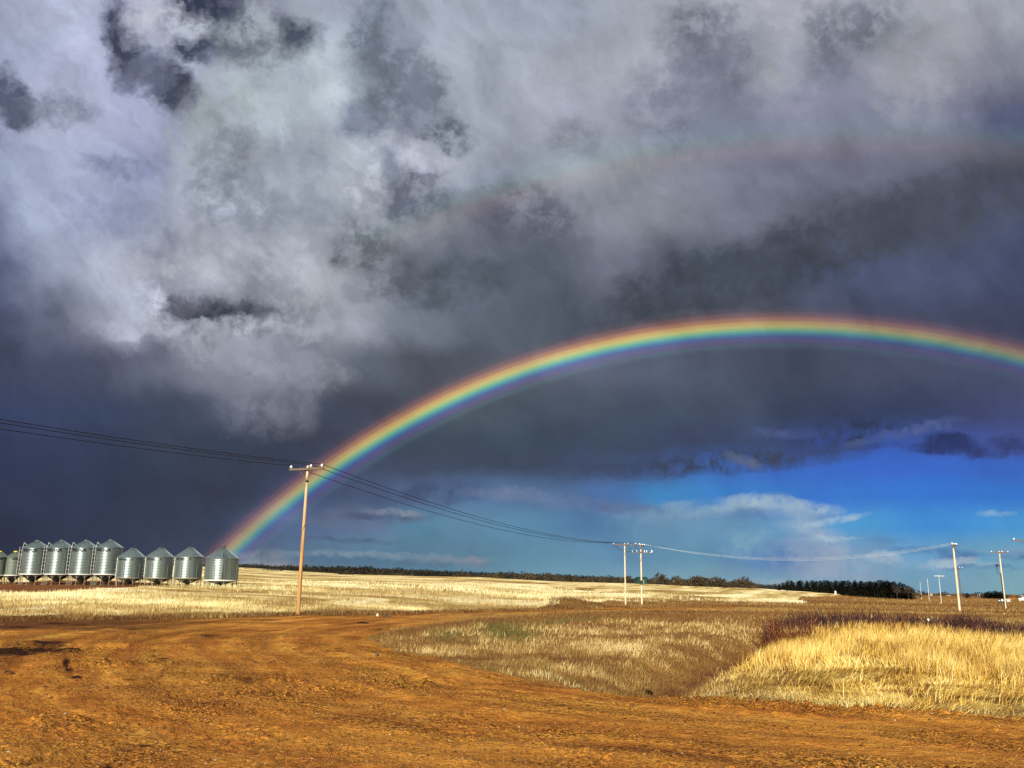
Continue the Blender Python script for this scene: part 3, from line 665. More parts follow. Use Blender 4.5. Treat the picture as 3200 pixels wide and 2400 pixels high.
M_GALV = steel('galvanised_steel', (0.20, 0.245, 0.238), 0.36, 0.72)
M_ROOF = steel('galvanised_roof', (0.15, 0.195, 0.20), 0.45, 0.5)
M_OLD = steel('weathered_steel', (0.13, 0.155, 0.125), 0.6, 0.4)
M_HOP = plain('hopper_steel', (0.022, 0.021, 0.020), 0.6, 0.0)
M_RIM = plain('pale_painted_steel', (0.58, 0.58, 0.52), 0.5, 0.0, 0.15)
M_LEG = plain('leg_steel', (0.22, 0.20, 0.14), 0.55, 0.1, 0.25)
M_DARK = plain('dark_steel', (0.035, 0.04, 0.04), 0.6, 0.2)
M_INK = plain('black_lettering', (0.012, 0.012, 0.02), 0.6)
M_YELLOW = plain('yellow_cap', (0.75, 0.60, 0.05), 0.5)
M_POLE = wood_mat()
M_PALE = plain('pale_pole_wood', (0.60, 0.49, 0.32), 0.85, 0, 0.25, 4)
M_ARM = plain('crossarm_wood', (0.13, 0.10, 0.07), 0.85, 0, 0.35, 8)
M_PORC = plain('white_porcelain', (0.85, 0.85, 0.86), 0.3, 0, 0.05)
M_WIRE = plain('dark_wire', (0.02, 0.022, 0.025), 0.6)
M_GLINT = plain('glint_wire', (0.42, 0.44, 0.46), 0.45, 0.0, 0.08)  # sun glint put into the colour as a pale tone
M_WHITE = plain('white_paint', (0.80, 0.80, 0.78), 0.6, 0, 0.08)
M_GREEN = plain('dark_green_paint', (0.012, 0.045, 0.03), 0.55, 0, 0.2)
M_GREY = plain('grey_roofing', (0.16, 0.17, 0.15), 0.7)
M_GLASS = plain('dark_glass', (0.02, 0.025, 0.03), 0.15)


def letters(text, size, depth=0.012):
    cu = bpy.data.curves.new('lettering', 'FONT'); cu.body = text; cu.size = size; cu.extrude = depth; cu.align_x = 'LEFT'; cu.offset = size * 0.03
    o = bpy.data.objects.new('lettering', cu); C.objects.link(o)
    bpy.context.view_layer.update()
    me = bpy.data.meshes.new_from_object(o.evaluated_get(bpy.context.evaluated_depsgraph_get()))
    bpy.data.objects.remove(o); bpy.data.curves.remove(cu)
    return me


def wrapped_text(text, size, R, z, phi0, parent, mt):
    """letters standing on a cylinder wall, starting phi0 radians from the side that faces the viewer (-Y)"""
    me = letters(text, size)
    for v in me.vertices:
        ph = phi0 + v.co.x / R; rr = R + 0.035 + v.co.z
        v.co = Vector((rr * math.sin(ph), -rr * math.cos(ph), z + v.co.y))
    me.materials.clear(); me.materials.append(mt); me.name = 'lettering'
    o = bpy.data.objects.new('lettering', me); C.objects.link(o); o.parent = parent
    return o


def corrugated(R, z0, z1, pitch=0.24, amp=0.009):
    n = int((z1 - z0) / pitch * 6)
    return [(R + amp * math.sin(2 * math.pi * (z0 + (z1 - z0) * i / n) / pitch), z0 + (z1 - z0) * i / n) for i in range(n + 1)]


def at_phi(R, ph, z): return (R * math.sin(ph), -R * math.cos(ph), z)


def silo(name, label, group, R, leg_h, shell_h, roof_h, steel_m, kind):
    root = empty(name, (0, 0, 0), 0, label, 'grain silo', group)
    ze = leg_h + shell_h
    MB().lathe(corrugated(R, leg_h, ze), 72).build('shell', steel_m, root, True)
    nr = 24 if kind != 'small' else 18
    b = MB().lathe([(R + 0.14, ze - 0.05), (R + 0.14, ze + 0.01), (0.32, ze + roof_h - 0.06), (0.30, ze + roof_h)], 48)
    for i in range(nr):                       # raised roof ribs
        a = 2 * math.pi * i / nr
        b.flat(at_phi(R + 0.13, a, ze + 0.035), at_phi(0.33, a, ze + roof_h - 0.02), 0.05, 0.055)
    b.build('roof', M_ROOF if kind != 'small' else M_OLD, root)
    cap = MB().lathe([(0.0, ze + roof_h + 0.16), (0.30, ze + roof_h + 0.13), (0.36, ze + roof_h + 0.07), (0.36, ze + roof_h - 0.05)], 24)
    if kind == 'short' or kind == 'broad':
        cap.flat((0.15, 0, ze + roof_h + 0.1), (0.28, 0, ze + roof_h + 0.5), 0.12, 0.1)
    cap.build('roof_cap', {'tall': M_ROOF, 'small': M_YELLOW}.get(kind, M_DARK), root)
    tip = 0.42 if kind == 'tall' else 0.22
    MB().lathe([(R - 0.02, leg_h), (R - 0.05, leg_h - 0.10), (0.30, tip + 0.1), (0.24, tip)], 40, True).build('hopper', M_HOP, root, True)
    MB().lathe([(R + 0.03, leg_h - 0.13), (R + 0.09, leg_h - 0.12), (R + 0.09, leg_h + 0.03), (R + 0.03, leg_h + 0.04)], 60).build('rim_ring', M_RIM if kind != 'short' else M_LEG, root)
    nl = {'tall': 10, 'small': 6, 'short': 9, 'broad': 12}[kind]
    for i in range(nl):
        a = 2 * math.pi * (i + 0.35) / nl; g = MB()
        if kind in ('tall', 'small'):
            w = 0.05 if kind == 'tall' else 0.06
            g.bar(at_phi(R - 0.02, a, -0.3), at_phi(R - 0.02, a, leg_h - 0.1), w, n=8)
            g.box(at_phi(R - 0.02, a, 0.02), (0.3, 0.3, 0.05), a)
            for s in (-1, 1):
                g.flat(at_phi(R - 0.02, a, leg_h - 0.62), at_phi(R - 0.02, a + s * 0.5 / R, leg_h - 0.12), 0.035, 0.035)
        else:
            g.bar(at_phi(R - 0.03, a, -0.3), at_phi(R - 0.03, a, leg_h - 0.1), 0.045, n=8)
            for s in (-1, 1):
                g.flat(at_phi(R - 0.03, a, 0.25 if kind == 'broad' else leg_h * 0.4), at_phi(R - 0.03, a + s * 0.48 / R, leg_h - 0.1), 0.035, 0.035)
        g.build('leg', M_LEG, root)
    if kind in ('short', 'broad'):            # upright stiffeners on the lower wall
        ns = 11 if kind == 'short' else 13
        for i in range(ns):
            a = 2 * math.pi * (i + 0.12) / ns
            MB().flat(at_phi(R + 0.04, a, leg_h), at_phi(R + 0.04, a, leg_h + shell_h * 0.66), 0.055, 0.06).build('stiffener', M_OLD, root)
    ld = MB()
    if kind == 'tall':
        p0 = -math.radians(90)
        for off in (0.14, 0.52): ld.bar(at_phi(R + off, p0, leg_h - 0.1), at_phi(R + off, p0, ze + 0.12), 0.03, n=6)
        k = leg_h + 0.1
        while k < ze: ld.bar(at_phi(R + 0.14, p0, k), at_phi(R + 0.52, p0, k), 0.02, n=6); k += 0.62
        ld.bar(at_phi(R + 0.1, p0, ze), at_phi(R - 0.05, p0, ze + 0.85), 0.03, n=6).bar(at_phi(R - 0.05, p0, ze + 0.85), at_phi(R - 0.6, p0 + .1, ze + 0.32), 0.025, n=6)
        ld.build('ladder', M_RIM, root)
    elif kind == 'broad':
        ph = math.radians(9)
        for s in (-1, 1):
            ld.bar(at_phi(R + 0.14, ph + s * 0.24 / R, leg_h + 0.1), at_phi(R + 0.14, ph + s * 0.24 / R, ze), 0.025, n=6)
            ld.bar(at_phi(R + 0.16, ph + s * 0.24 / R, ze + 0.05), at_phi(0.5, ph + s * 0.24 / 0.9, ze + roof_h * 0.86), 0.025, n=6)
        for i in range(9): ld.bar(at_phi(R + 0.14, ph - 0.24 / R, leg_h + 0.25 + i * 0.33), at_phi(R + 0.14, ph + 0.24 / R, leg_h + 0.25 + i * 0.33), 0.022, n=6)
        for i in range(7):
            f = i / 7.5; rr = (R + 0.16) * (1 - f) + 0.5 * f; zz = ze + 0.08 + roof_h * 0.84 * f; w = 0.24 / rr if rr > .9 else .26
            ld.bar(at_phi(rr, ph - w, zz), at_phi(rr, ph + w, zz), 0.022, n=6)
        ld.build('ladder', M_DARK, root)
    elif kind == 'short':
        p0 = -math.radians(88)
        ld.bar(at_phi(R + 0.10, p0, leg_h), at_phi(R + 0.10, p0, ze), 0.05, n=6)
        for i in range(6): ld.bar(at_phi(R + 0.1, p0, leg_h + .3 + i * .5), at_phi(R + 0.36, p0, leg_h + .3 + i * .5), 0.018, n=6)
        ld.build('ladder', M_RIM, root)
    if kind == 'tall': wrapped_text('WESTOR', 0.66, R, ze - 0.66, -math.radians(72), root, M_INK)
    if kind == 'short':
        wrapped_text('BHP WEST', 0.36, R, ze - 0.48, -math.radians(66), root, M_INK); wrapped_text('IC', 0.36, R, ze - 0.48, -math.radians(2), root, M_INK)
    if kind == 'small': wrapped_text('GRAIN', 0.34, R, ze - 0.42, -math.radians(22), root, M_INK)
    return root


def put(root, px, depth, pybase=None):
    """stand a thing on the ground along the ray of a photo column at a given depth"""
    d = None; lo, hi = 1700.0, 2390.0
    u = (px - 1600) / FPX
    # follow the vertical through that column: solve for the point on terrain at this depth
    z = 0.0
    for _ in range(12):
        # P = CAM + depth*(F + u R - v U), with z fixed
        v = (depth * (F_[2] + u * R_[2]) + CAM[2] - z) / (depth * U_[2])
        P = CAM + depth * (F_ + u * R_ - v * U_); z = gz(P[0], P[1])
    root.location = (P[0], P[1], z)
    root.rotation_euler[2] = -math.atan2(P[0], P[1])
    return root


G_T = 'tall shiny silos in the row'; G_S = 'short silos with dark caps in the row'; G_O = 'weathered silos with yellow caps'
t0 = silo('grain_silo', 'tall shiny steel silo beside the weathered yellow capped silo, first of four', G_T, 1.98, 1.76, 4.3, 1.18, M_GALV, 'tall')
TL = ['tall shiny steel silo beside the weathered yellow capped silo, first of four', 'tall shiny steel silo, second from the yellow capped silos among four with ladders',
      'tall shiny steel silo, third from the yellow capped silos among four with ladders', 'tall shiny steel silo standing next to the short dark capped silos']
for i, (px, dp) in enumerate([(99, 144), (176, 143), (253, 142), (330, 141)]):
    o = t0 if i == 0 else copy_tree(t0); put(o, px, dp); o['label'] = TL[i]
s0 = silo('grain_silo', '', G_S, 2.02, 1.2, 3.2, 1.5, M_GALV, 'short')
SL = ['short dark capped steel silo right beside the last tall silo', 'short dark capped steel silo between two others of its kind', 'short dark capped steel silo next to the broad silo with a front ladder']
for i, (px, dp) in enumerate([(403, 138), (492, 135.5), (584, 133)]):
    o = s0 if i == 0 else copy_tree(s0); put(o, px, dp); o['label'] = SL[i]
b0 = silo('grain_silo', 'broad squat steel silo with a ladder up its front, at the end of the row', None, 2.42, 1.0, 3.2, 1.66, M_GALV, 'broad')
put(b0, 688, 130)
o0 = silo('grain_silo', 'small weathered grey green silo with a yellow cap next to the tall shiny silos', G_O, 1.30, 1.45, 3.05, 0.95, M_OLD, 'small'); put(o0, 36, 150)
o1 = copy_tree(o0); put(o1, -14, 150); o1['label'] = 'weathered silo with a yellow cap cut off by the edge of the photo'


# ------------------------------------------------------------------ power line
def z_for(x, y, py):
    lo, hi = -20.0, 60.0
    for _ in range(50):
        mid = (lo + hi) / 2
        if project(np.array([[x, y, mid]]))[1][0] > py: lo = mid
        else: hi = mid
    return lo


def pole(label, base, top, d, arm_dir=None, arm=1.2, group='utility poles', mt=None, extras=(), r=0.15, arm_m=None, ins=(-1.08, 0.32, 1.08)):
    """base, top: photo pixels of its foot and its head; d: distance. Returns root and the world points of its insulators"""
    az = math.atan((base[0] - 1600) / FPX * math.cos(PITCH)) if False else None
    rr = ray(*base); X, Y = rr[0] / math.hypot(rr[0], rr[1]) * d, rr[1] / math.hypot(rr[0], rr[1]) * d
    z = gz(X, Y); H = z_for(X, Y, top[1]) - z
    root = empty('utility_pole', (X, Y, z), 0, label, 'utility pole', group)
    b = MB(); b.bar((0, 0, -0.5), (0, 0, H * .5), r, r * .85, 14).bar((0, 0, H * .5), (0, 0, H), r * .85, r * .68, 14)
    b.build('shaft', mt or M_POLE, root, False)
    pts = []
    if arm_dir is not None:
        ax, ay = math.cos(arm_dir), math.sin(arm_dir); nx, ny = -ay * 0.16, ax * 0.16
        if ny > 0: nx, ny = -nx, -ny                       # arm bolted to the near face
        zc = H - 0.22
        c = MB().box((nx, ny, zc), (2 * arm, 0.10, 0.12), arm_dir)
        c.build('crossarm', arm_m or M_ARM, root)
        g = MB()
        for s in (-1, 1): g.flat((nx + ax * s * arm * .38, ny + ay * s * arm * .38, zc - 0.06), (nx * .7, ny * .7, zc - 0.62), 0.04, 0.012)
        g.build('arm_brace', M_ARM, root)
        for t in ins:
            q = (nx + ax * t * arm / 1.2, ny + ay * t * arm / 1.2)
            i_ = MB(); i_.bar((*q, zc + .06), (*q, zc + .14), 0.02, n=8)
            i_.bar((*q, zc + .13), (*q, zc + .19), 0.085, 0.085, 12).bar((*q, zc + .19), (*q, zc + .25), 0.075, 0.045, 12)
            i_.build('insulator', M_PORC, root)
            pts.append(Vector((X + q[0], Y + q[1], z + zc + .24)))
    return root, pts, H, (X, Y, z)


W_DIR = math.radians(-23.6)       # crossarms stand square to the line
p1, w1, h1, q1 = pole('tall wooden utility pole with three white insulators in front of the rainbow foot', (931, 1917), (955, 1455), 52, W_DIR, 1.22, r=0.118)
MB().flat((0.09, -0.05, .95), (0.36, 0.1, .74), 0.10, 0.03).build('bark_strip', M_ARM, p1)
MB().lathe([(0.085, 7.55), (0.10, 7.57), (0.10, 7.66), (0.085, 7.68)], 14).build('band', M_DARK, p1)
p2, w2, h2, q2 = pole('utility pole with dark crossarm, left one of the close pair', (1955, 1889), (1951.5, 1697), 113, math.radians(-10), 1.55, 'utility poles', mt=M_PALE, r=0.115)
p3, w3, h3, q3 = pole('utility pole with short angled crossarm and switch gear, right one of the close pair', (2006, 1885), (2000.5, 1700), 117, math.radians(62), 1.1, mt=M_PALE, r=0.125)
g = MB(); zc = h3 - 1.12
g.box((0, -0.17, zc), (2.5, 0.09, 0.10), math.radians(4)); g.build('lower_crossarm', M_ARM, p3)
for t in (-1.15, -0.55, 0.45, 0.75):
    MB().bar((t, -0.17, zc + .05), (t, -0.17, zc + .30), 0.06, 0.04, 10).build('cutout_switch', M_PORC, p3)
g = MB().bar((1.2, -0.17, zc), (1.42, -0.17, zc + .06), 0.03).bar((1.42, -0.17, zc + .06), (1.42, -0.17, zc + .34), 0.09, 0.06, 10); g.build('arrester', M_PORC, p3)
MB().lathe([(0.12, 2.6), (0.135, 2.62), (0.135, 3.15), (0.12, 3.17)], 14).build('marker_band', M_DARK, p3)
p4, w4, h4, q4 = pole('tall pale utility pole with a block shaped crossarm seen end on, over the brown prairie', (2999, 1905), (2986, 1698), 118, math.radians(50), 1.15, mt=M_PALE, r=0.135)
MB().bar((0.1, -.1, h4 - .75), (0.45, -.45, h4 - 1.2), 0.03).build('guy_bracket', M_DARK, p4)
p5, w5, h5, q5 = pole('utility pole with transformer cable hanging on its side, beside the white diamond sign', (3142, 1896), (3126, 1722), 141, math.radians(-8), 1.2, mt=M_PALE, r=0.13)
g = MB(); g.bar((-.16, -.1, 0), (-.16, -.1, h5 - 3.1), 0.07, n=8); g.build('cable_guard', M_DARK, p5)
g = MB(); g.box((-.55, -.05, h5 - 2.0), (0.28, 0.2, 0.3)).tube([(-.62, -.05, h5 - 2.1), (-.66, -.05, h5 - 2.7), (-.5, -.05, h5 - 3.1), (-.16, -.05, h5 - 3.2)], 0.035).bar((-.5, 0, h5 - 2.0), (0, 0, h5 - 2.0), .03); g.build('cable_box', M_DARK, p5)
p6, w6, h6, q6 = pole('slim dark utility pole standing just behind the tall pale one', (3006, 1886), (2999, 1772), 205, math.radians(-6), 0.9, mt=M_ARM, r=0.13)
p7, w7, h7, q7 = pole('far pale utility pole with a wide T crossarm', (2942, 1885), (2937.5, 1797), 232, math.radians(2), 1.25, mt=M_RIM, arm_m=M_RIM, r=0.075, ins=())
p8, w8, h8, q8 = pole('far pale utility pole without a visible crossarm, nearer the T shaped one', (2904, 1875), (2901.5, 1809), 300, None, mt=M_RIM, r=0.075)
p9, w9, h9, q9 = pole('far thin pale utility pole right beside the dark tree grove', (2880, 1873), (2877, 1818), 360, None, mt=M_RIM, r=0.075)
p10, w10, h10, q10 = pole('utility pole beyond the edge of the photo, only its dark crossarm reaching in', (3232, 1912), (3216, 1683), 105, math.radians(-6), 1.35, mt=M_ARM)


def wire(p, q, sag, r, mt, label, group, n=40):
    p, q = Vector(p), Vector(q); pts = []
    for i in range(n + 1):
        t = i / n; v = p.lerp(q, t); v.z -= 4 * sag * t * (1 - t); pts.append(v)
    V = []; F = []
    for i, v in enumerate(pts):
        dr = (pts[min(i + 1, n)] - pts[max(i - 1, 0)]).normalized(); s = dr.cross(Vector((0, 0, 1))).normalized(); u = s.cross(dr)
        for a in range(5): V.append(v + r * (math.cos(a * 1.2566) * s + math.sin(a * 1.2566) * u))
    for i in range(n):
        for a in range(5): F.append((i * 5 + a, i * 5 + (a + 1) % 5, i * 5 + 5 + (a + 1) % 5, i * 5 + 5 + a))
    o = mesh_np('power_line', np.array(V), [np.array(F)], mt, smooth=True)
    return tag(o, label, 'power line', group)


dirv = Vector((q1[0] - q2[0], q1[1] - q2[1], 0)).normalized()
for i, (nm) in enumerate(['lowest of the three dark wires running left from the tall wooden pole', 'middle of the three dark wires running left from the tall wooden pole', 'uppermost of the three dark wires running left from the tall wooden pole']):
    e = w1[i] + dirv * 70 + Vector((0, 0, 0.35)); wire(w1[i], e, 1.35, 0.017, M_WIRE, nm, 'dark wires left of the tall pole', 60)
for i, (nm) in enumerate(['lowest of three dark wires sagging from the tall pole to the pole pair', 'middle of three dark wires sagging from the tall pole to the pole pair', 'uppermost of three dark wires sagging from the tall pole to the pole pair']):
    wire(w1[i], w2[i], 1.25, 0.019, M_WIRE, nm, 'dark wires between the tall pole and the pole pair', 60)
for i, nm in enumerate(['lowest of the sunlit pale wires right of the pole pair', 'middle of the sunlit pale wires right of the pole pair', 'uppermost of the sunlit pale wires right of the pole pair']):
    wire(w3[i], w4[i], 1.85 + .12 * i, 0.009, M_GLINT, nm, 'sunlit wires right of the pole pair')
for i, nm in enumerate(['short jumper wire joining the pole pair at the left', 'short jumper wire joining the pole pair in the middle', 'short jumper wire joining the pole pair at the right']):
    wire(w2[i] + Vector((0, 0, -.3)), Vector((q3[0] + (-1.1, -.5, .2)[i], q3[1] - .17, q3[2] + h3 - .95)), 0.35, 0.02, M_WIRE, nm, 'jumper wires of the pole pair', 14)
for i, nm in enumerate(['lower faint wire from the tall pale pole to the cable pole', 'middle faint wire from the tall pale pole to the cable pole', 'upper faint wire from the tall pale pole to the cable pole']):
    wire(w4[i], w5[i], 0.5, 0.006, M_GLINT, nm, 'faint wires at the right')
for i, nm in enumerate(['lower faint wire right of the cable pole', 'middle faint wire right of the cable pole', 'upper faint wire right of the cable pole']):
    wire(w5[i], w10[i], 0.5, 0.006, M_GLINT, nm, 'faint wires right of the cable pole')


# ------------------------------------------------------------------ trees, far things
def needle_mat(name, a, b):
    m, k, p = mat(name)
    at = k.new('ShaderNodeAttribute', attribute_name='tint')
    k.put(p.inputs['Base Color'], k.mix(at.outputs['Fac'], a, b)); p.inputs['Roughness'].default_value = 0.85; p.inputs['Specular IOR Level'].default_value = 0.1
    return m


M_CONIF = needle_mat('conifer_needles', (0.008, 0.011, 0.007), (0.034, 0.036, 0.018))
M_TWIG = needle_mat('bare_twigs', (0.018, 0.013, 0.009), (0.075, 0.058, 0.036))
M_WOODS = needle_mat('far_woods', (0.009, 0.009, 0.007), (0.042, 0.036, 0.024))
M_BRUSH = needle_mat('dark_brush', (0.030, 0.010, 0.010), (0.14, 0.050, 0.026))
M_WILLOW = needle_mat('rusty_twigs', (0.06, 0.018, 0.010), (0.24, 0.085, 0.028))
M_BARK = plain('bark', (0.05, 0.038, 0.028), 0.9)


def tris(P, A, B, tint, name, mt, parent=None):
    """one triangle per row: corner P, edge vectors A and B"""
    n = len(P); V = np.empty((n, 3, 3)); V[:, 0] = P; V[:, 1] = P + A; V[:, 2] = P + B
    return mesh_np(name, V.reshape(-1, 3), [np.arange(n * 3).reshape(n, 3)], mt, parent, attrs={'tint': ('FLOAT', np.repeat(tint, 3))})


def conifer(H, R, seed, skew=0.0):
    r = np.random.default_rng(seed); root = empty('conifer_tree', (0, 0, 0), 0, None, 'conifer', 'conifers of the dark grove')
    MB().bar((0, 0, -.3), (0, 0, H * .93), H * .022, 0.02, 7).build('trunk', M_BARK, root)
    n = 900; f = r.random(n) ** 0.8; z = H * (0.06 + 0.94 * f); prof = (1 - f) ** (0.75 + skew) * (0.8 + 0.35 * np.sin(f * 34 + seed)) * R + 0.06
    a = r.random(n) * 6.283; lump = 0.8 + 0.4 * np.sin(a * 3 + f * 9 + seed); rad = prof * lump * np.sqrt(r.random(n))
    P = np.stack([rad * np.cos(a), rad * np.sin(a), z], -1); s = (0.22 + 0.30 * (1 - f)) * H / 7
    out = np.stack([np.cos(a), np.sin(a), -0.35 + 0.5 * f + r.normal(0, .25, n)], -1); side = np.stack([-np.sin(a), np.cos(a), r.normal(0, .35, n)], -1)
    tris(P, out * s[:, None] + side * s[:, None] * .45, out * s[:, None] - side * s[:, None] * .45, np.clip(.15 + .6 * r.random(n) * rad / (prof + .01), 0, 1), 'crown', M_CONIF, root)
    return root


def bare_tree(H, spread, seed, name='bare_tree', cat='tree', group='bare trees beyond the field', twigs=900, mt=None):
    r = np.random.default_rng(seed); root = empty(name, (0, 0, 0), 0, None, cat, group); b = MB(); tips = []
    def grow(p, d, L, rad, lev):
        q = p + d * L; b.bar(p, q, rad, rad * .62, 5, caps=False)
        if lev == 0: tips.append((p, q)); return
        for i in range(3 if lev > 1 else 4):
            t = 0.45 + 0.55 * r.random() if i else 1.0
            nd = (d + Vector(r.normal(0, spread, 3)) + Vector((0, 0, .12))).normalized()
            grow(p.lerp(q, t), nd, L * (0.62 + .2 * r.random()), rad * .55, lev - 1)
            if lev <= 1: tips.append((p, q))
    st = 1 if H > 2.5 else 4
    for i in range(st):
        grow(Vector((r.normal(0, .12) * (st > 1), r.normal(0, .12) * (st > 1), -.15)), Vector((r.normal(0, .08 if st == 1 else .45), r.normal(0, .08 if st == 1 else .45), 1)).normalized(), H * .36, H * .020, 3)
    b.build('trunk', M_BARK, root)
    k = r.integers(0, len(tips), twigs); t = r.random(twigs)
    P = np.array([tips[i][0].lerp(tips[i][1], f) for i, f in zip(k, t)]) + r.normal(0, H * .028, (twigs, 3))
    D = r.normal(0, 1, (twigs, 3)); D[:, 2] = np.abs(D[:, 2]) * .8 + .2; D /= np.linalg.norm(D, axis=1)[:, None]
    S = np.cross(D, r.normal(0, 1, (twigs, 3))); S /= np.linalg.norm(S, axis=1)[:, None]
    L = H * (0.05 + .07 * r.random((twigs, 1)))
    tris(P, D * L + S * H * .007, D * L * .4 - S * H * .010, r.random(twigs), 'crown', mt or M_TWIG, root)
    return root


CON = [conifer(6.6, 1.5, 3), conifer(5.8, 1.3, 9, .15), conifer(7.2, 1.45, 14), conifer(5.0, 1.6, 22, -.1)]
CONL = ['dark spruce standing shoulder to shoulder in the long dark grove'] * 4
used = [0] * 4
grove = []
r = np.random.default_rng(4)
for x in np.arange(2428, 2800, 5.5): grove.append((x + r.normal(0, 3), 345 + r.normal(0, 8), 1810 + 8 * r.random() + max(0, 12 - (x - 2428) * .5)))
for x, y in [(2808, 1822), (2815, 1817), (2826, 1822), (2838, 1828), (2848, 1835)]: grove.append((x, 343, y))
for x in np.arange(2560, 2855, 8.0): grove.append((x + r.normal(0, 3), 335 + r.normal(0, 3), 1828 + 12 * r.random() + max(0, (x - 2800) * .35)))


def stand(root, px, d, top, H):
    rr = ray(px, 1850.0); k = d / math.hypot(rr[0], rr[1]); X, Y = rr[0] * k, rr[1] * k; z = gz(X, Y)
    root.location = (X, Y, z); h = max(0.5, z_for(X, Y, top) - z)
    s = h / H; f = 1.9 if 'conifer' in root.name else 1.0; root.scale = (s * f * (0.85 + .3 * random.random()), s * f * (0.85 + .3 * random.random()), s); root.rotation_euler[2] = random.random() * 6.28
    return root


for i, (px, d, top) in enumerate(grove):
    j = i % 4; o = CON[j] if not used[j] else copy_tree(CON[j]); used[j] = 1
    stand(o, px, d, top, [6.9, 6.1, 7.5, 5.3][j])
    o['label'] = 'dark spruce standing shoulder to shoulder with others in the long dark grove'
    if px < 2428 + 6: o['label'] = 'dark spruce at the grove end nearest the stubble field crest'
    if i == len(grove) - 1: pass
BARE = [bare_tree(6.5, .42, 5), bare_tree(7.0, .36, 8), bare_tree(5.5, .5, 13)]
BT = [(1772, 470, 1787, 'bushy bare tree rising highest above the field crest, left of the pole pair'), (1792, 475, 1793, 'bare tree leaning on the bushy one left of the pole pair'), (1805, 480, 1799, 'thin bare tree right beside the bushy clump left of the pole pair'),
      (1560, 560, 1786, 'bare tree standing above the tree belt over the middle of the field'), (1580, 565, 1783, 'broad bare tree with pale trunk over the middle of the field'), (1598, 560, 1788, 'bare tree at the end of the taller clump over the middle of the field'),
      (1515, 560, 1785, 'bare tree beginning the taller clump over the middle of the field'), (1536, 570, 1785, 'second bare tree of the taller clump over the middle of the field'),
      (2142, 430, 1806, 'slim bare tree right of the green shed with sky behind'), (2155, 432, 1801, 'tallest slim bare tree right of the green shed'), (2166, 440, 1806, 'bare tree leaning beside the tallest slim one right of the green shed'),
      (2192, 440, 1808, 'lone small bare tree between the green shed and the grove'), (2370, 420, 1822, 'pale bushy bare tree next to the start of the dark grove'), (2385, 425, 1824, 'bushy bare tree touching the dark grove'),
      (2360, 430, 1826, 'low bushy bare tree just left of the grove'), (2250, 430, 1822, 'low bare tree over the field crest, left of the grove'),
      (2838, 330, 1824, 'bare tree with open crown at the right end of the dark grove'), (2852, 330, 1831, 'leaning bare tree at the very end of the dark grove'), (2802, 332, 1818, 'bare tree sticking out above the right part of the grove'),
      (2868, 331, 1850, 'low bare bush closing the right end of the dark grove'), (1290, 700, 1779, 'small bare tree on the dark skyline left of the belt'), (1440, 640, 1786, 'small bare tree in the belt behind the pale crest'), (1150, 820, 1773, 'small bare tree on the skyline above the middle wires')]
for i, (px, d, top, lb) in enumerate(BT):
    j = i % 3; o = BARE[j] if i < 3 else copy_tree(BARE[j]); stand(o, px, d, top, [6.6, 7.2, 5.2][j]); o['label'] = lb

# wooded ridge and the tree belt behind the field: masses that cannot be counted
def wood_mass(name, label, cat, pts, mt, per=36, kind='stuff', sz=1.0, parent=None):
    P = []; A = []; B = []; T = []
    for (x, y, z, h, w, t) in pts:
        n = per; a = RNG.random(n) * 6.283; f = RNG.random(n); rr = w * np.sqrt(RNG.random(n)) * np.sqrt(np.maximum(.05, 1 - (f * 1.6 - .7) ** 2 * .8))
        p = np.stack([x + rr * np.cos(a), y + rr * np.sin(a), z + h * f * .92], -1)
        d = RNG.normal(0, 1, (n, 3)); e = RNG.normal(0, 1, (n, 3)); s = h * .13 * sz
        P.append(p); A.append(d * s); B.append(e * s); T.append(np.clip(t + RNG.normal(0, .22, n), 0, 1))
    o = tris(np.concatenate(P), np.concatenate(A), np.concatenate(B), np.concatenate(T), name, mt, parent)
    return tag(o, label, cat, None, kind)


def xy_at(px, d):
    rr = ray(px, 1840.0); k = d / math.hypot(rr[0], rr[1]); return rr[0] * k, rr[1] * k


pts = []
for px in np.arange(300, 2720, 2.6):
    d = 1320 + RNG.normal(0, 70); x, y = xy_at(px, d); z = gz(x, y)
    y_top = np.interp(px, [300, 640, 760, 850, 900, 1000, 1107, 1200, 1300, 1430, 1600, 1770, 1881, 2000, 2200, 2294, 2400, 2720], [1762, 1764, 1763, 1768, 1769, 1770, 1772, 1777, 1781, 1787, 1791, 1799, 1803, 1808, 1817, 1822, 1828, 1848])
    top = z_for(x, y, y_top + RNG.normal(0, 2.2)); h = max(5.0, top - z)
    pts.append((x, y, z, h, 5.5 + 3 * RNG.random(), .3 + .2 * RNG.random()))
wood_mass('woodland', None, None, pts, M_WOODS, 90, sz=.8)
pts = []
for px in np.arange(1080, 2420, 3.2):
    if vnoise(np.array([px / 38.0]), np.array([3.1]), 4)[0] < .30: continue
    d = np.interp(px, [1080, 1300, 1500, 1770, 2000, 2420], [880, 700, 600, 500, 450, 400]) + RNG.normal(0, 25); x, y = xy_at(px, d); z = gz(x, y)
    h = 2.0 + 3.2 * vnoise(np.array([px / 22.0]), np.array([9.0]), 7)[0] + RNG.normal(0, .4)
    pts.append((x, y, z, max(1.0, h), 1.6 + RNG.random(), .25 + .4 * RNG.random()))
wood_mass('thicket', None, None, pts, needle_mat('thicket_twigs', (0.014, 0.012, 0.009), (0.085, 0.062, 0.034)), 70, sz=1.0)
pts = []
for px in np.arange(2870, 3700, 3.5):
    d = 900 + RNG.normal(0, 60) + 300 * (px < 3050); x, y = xy_at(px, d); z = gz(x, y); h = 1.6 + 3.5 * vnoise(np.array([px / 25.0]), np.array([2.0]), 3)[0] + RNG.random()
    pts.append((x, y, z, h, 4.0, .25 + .3 * RNG.random()))
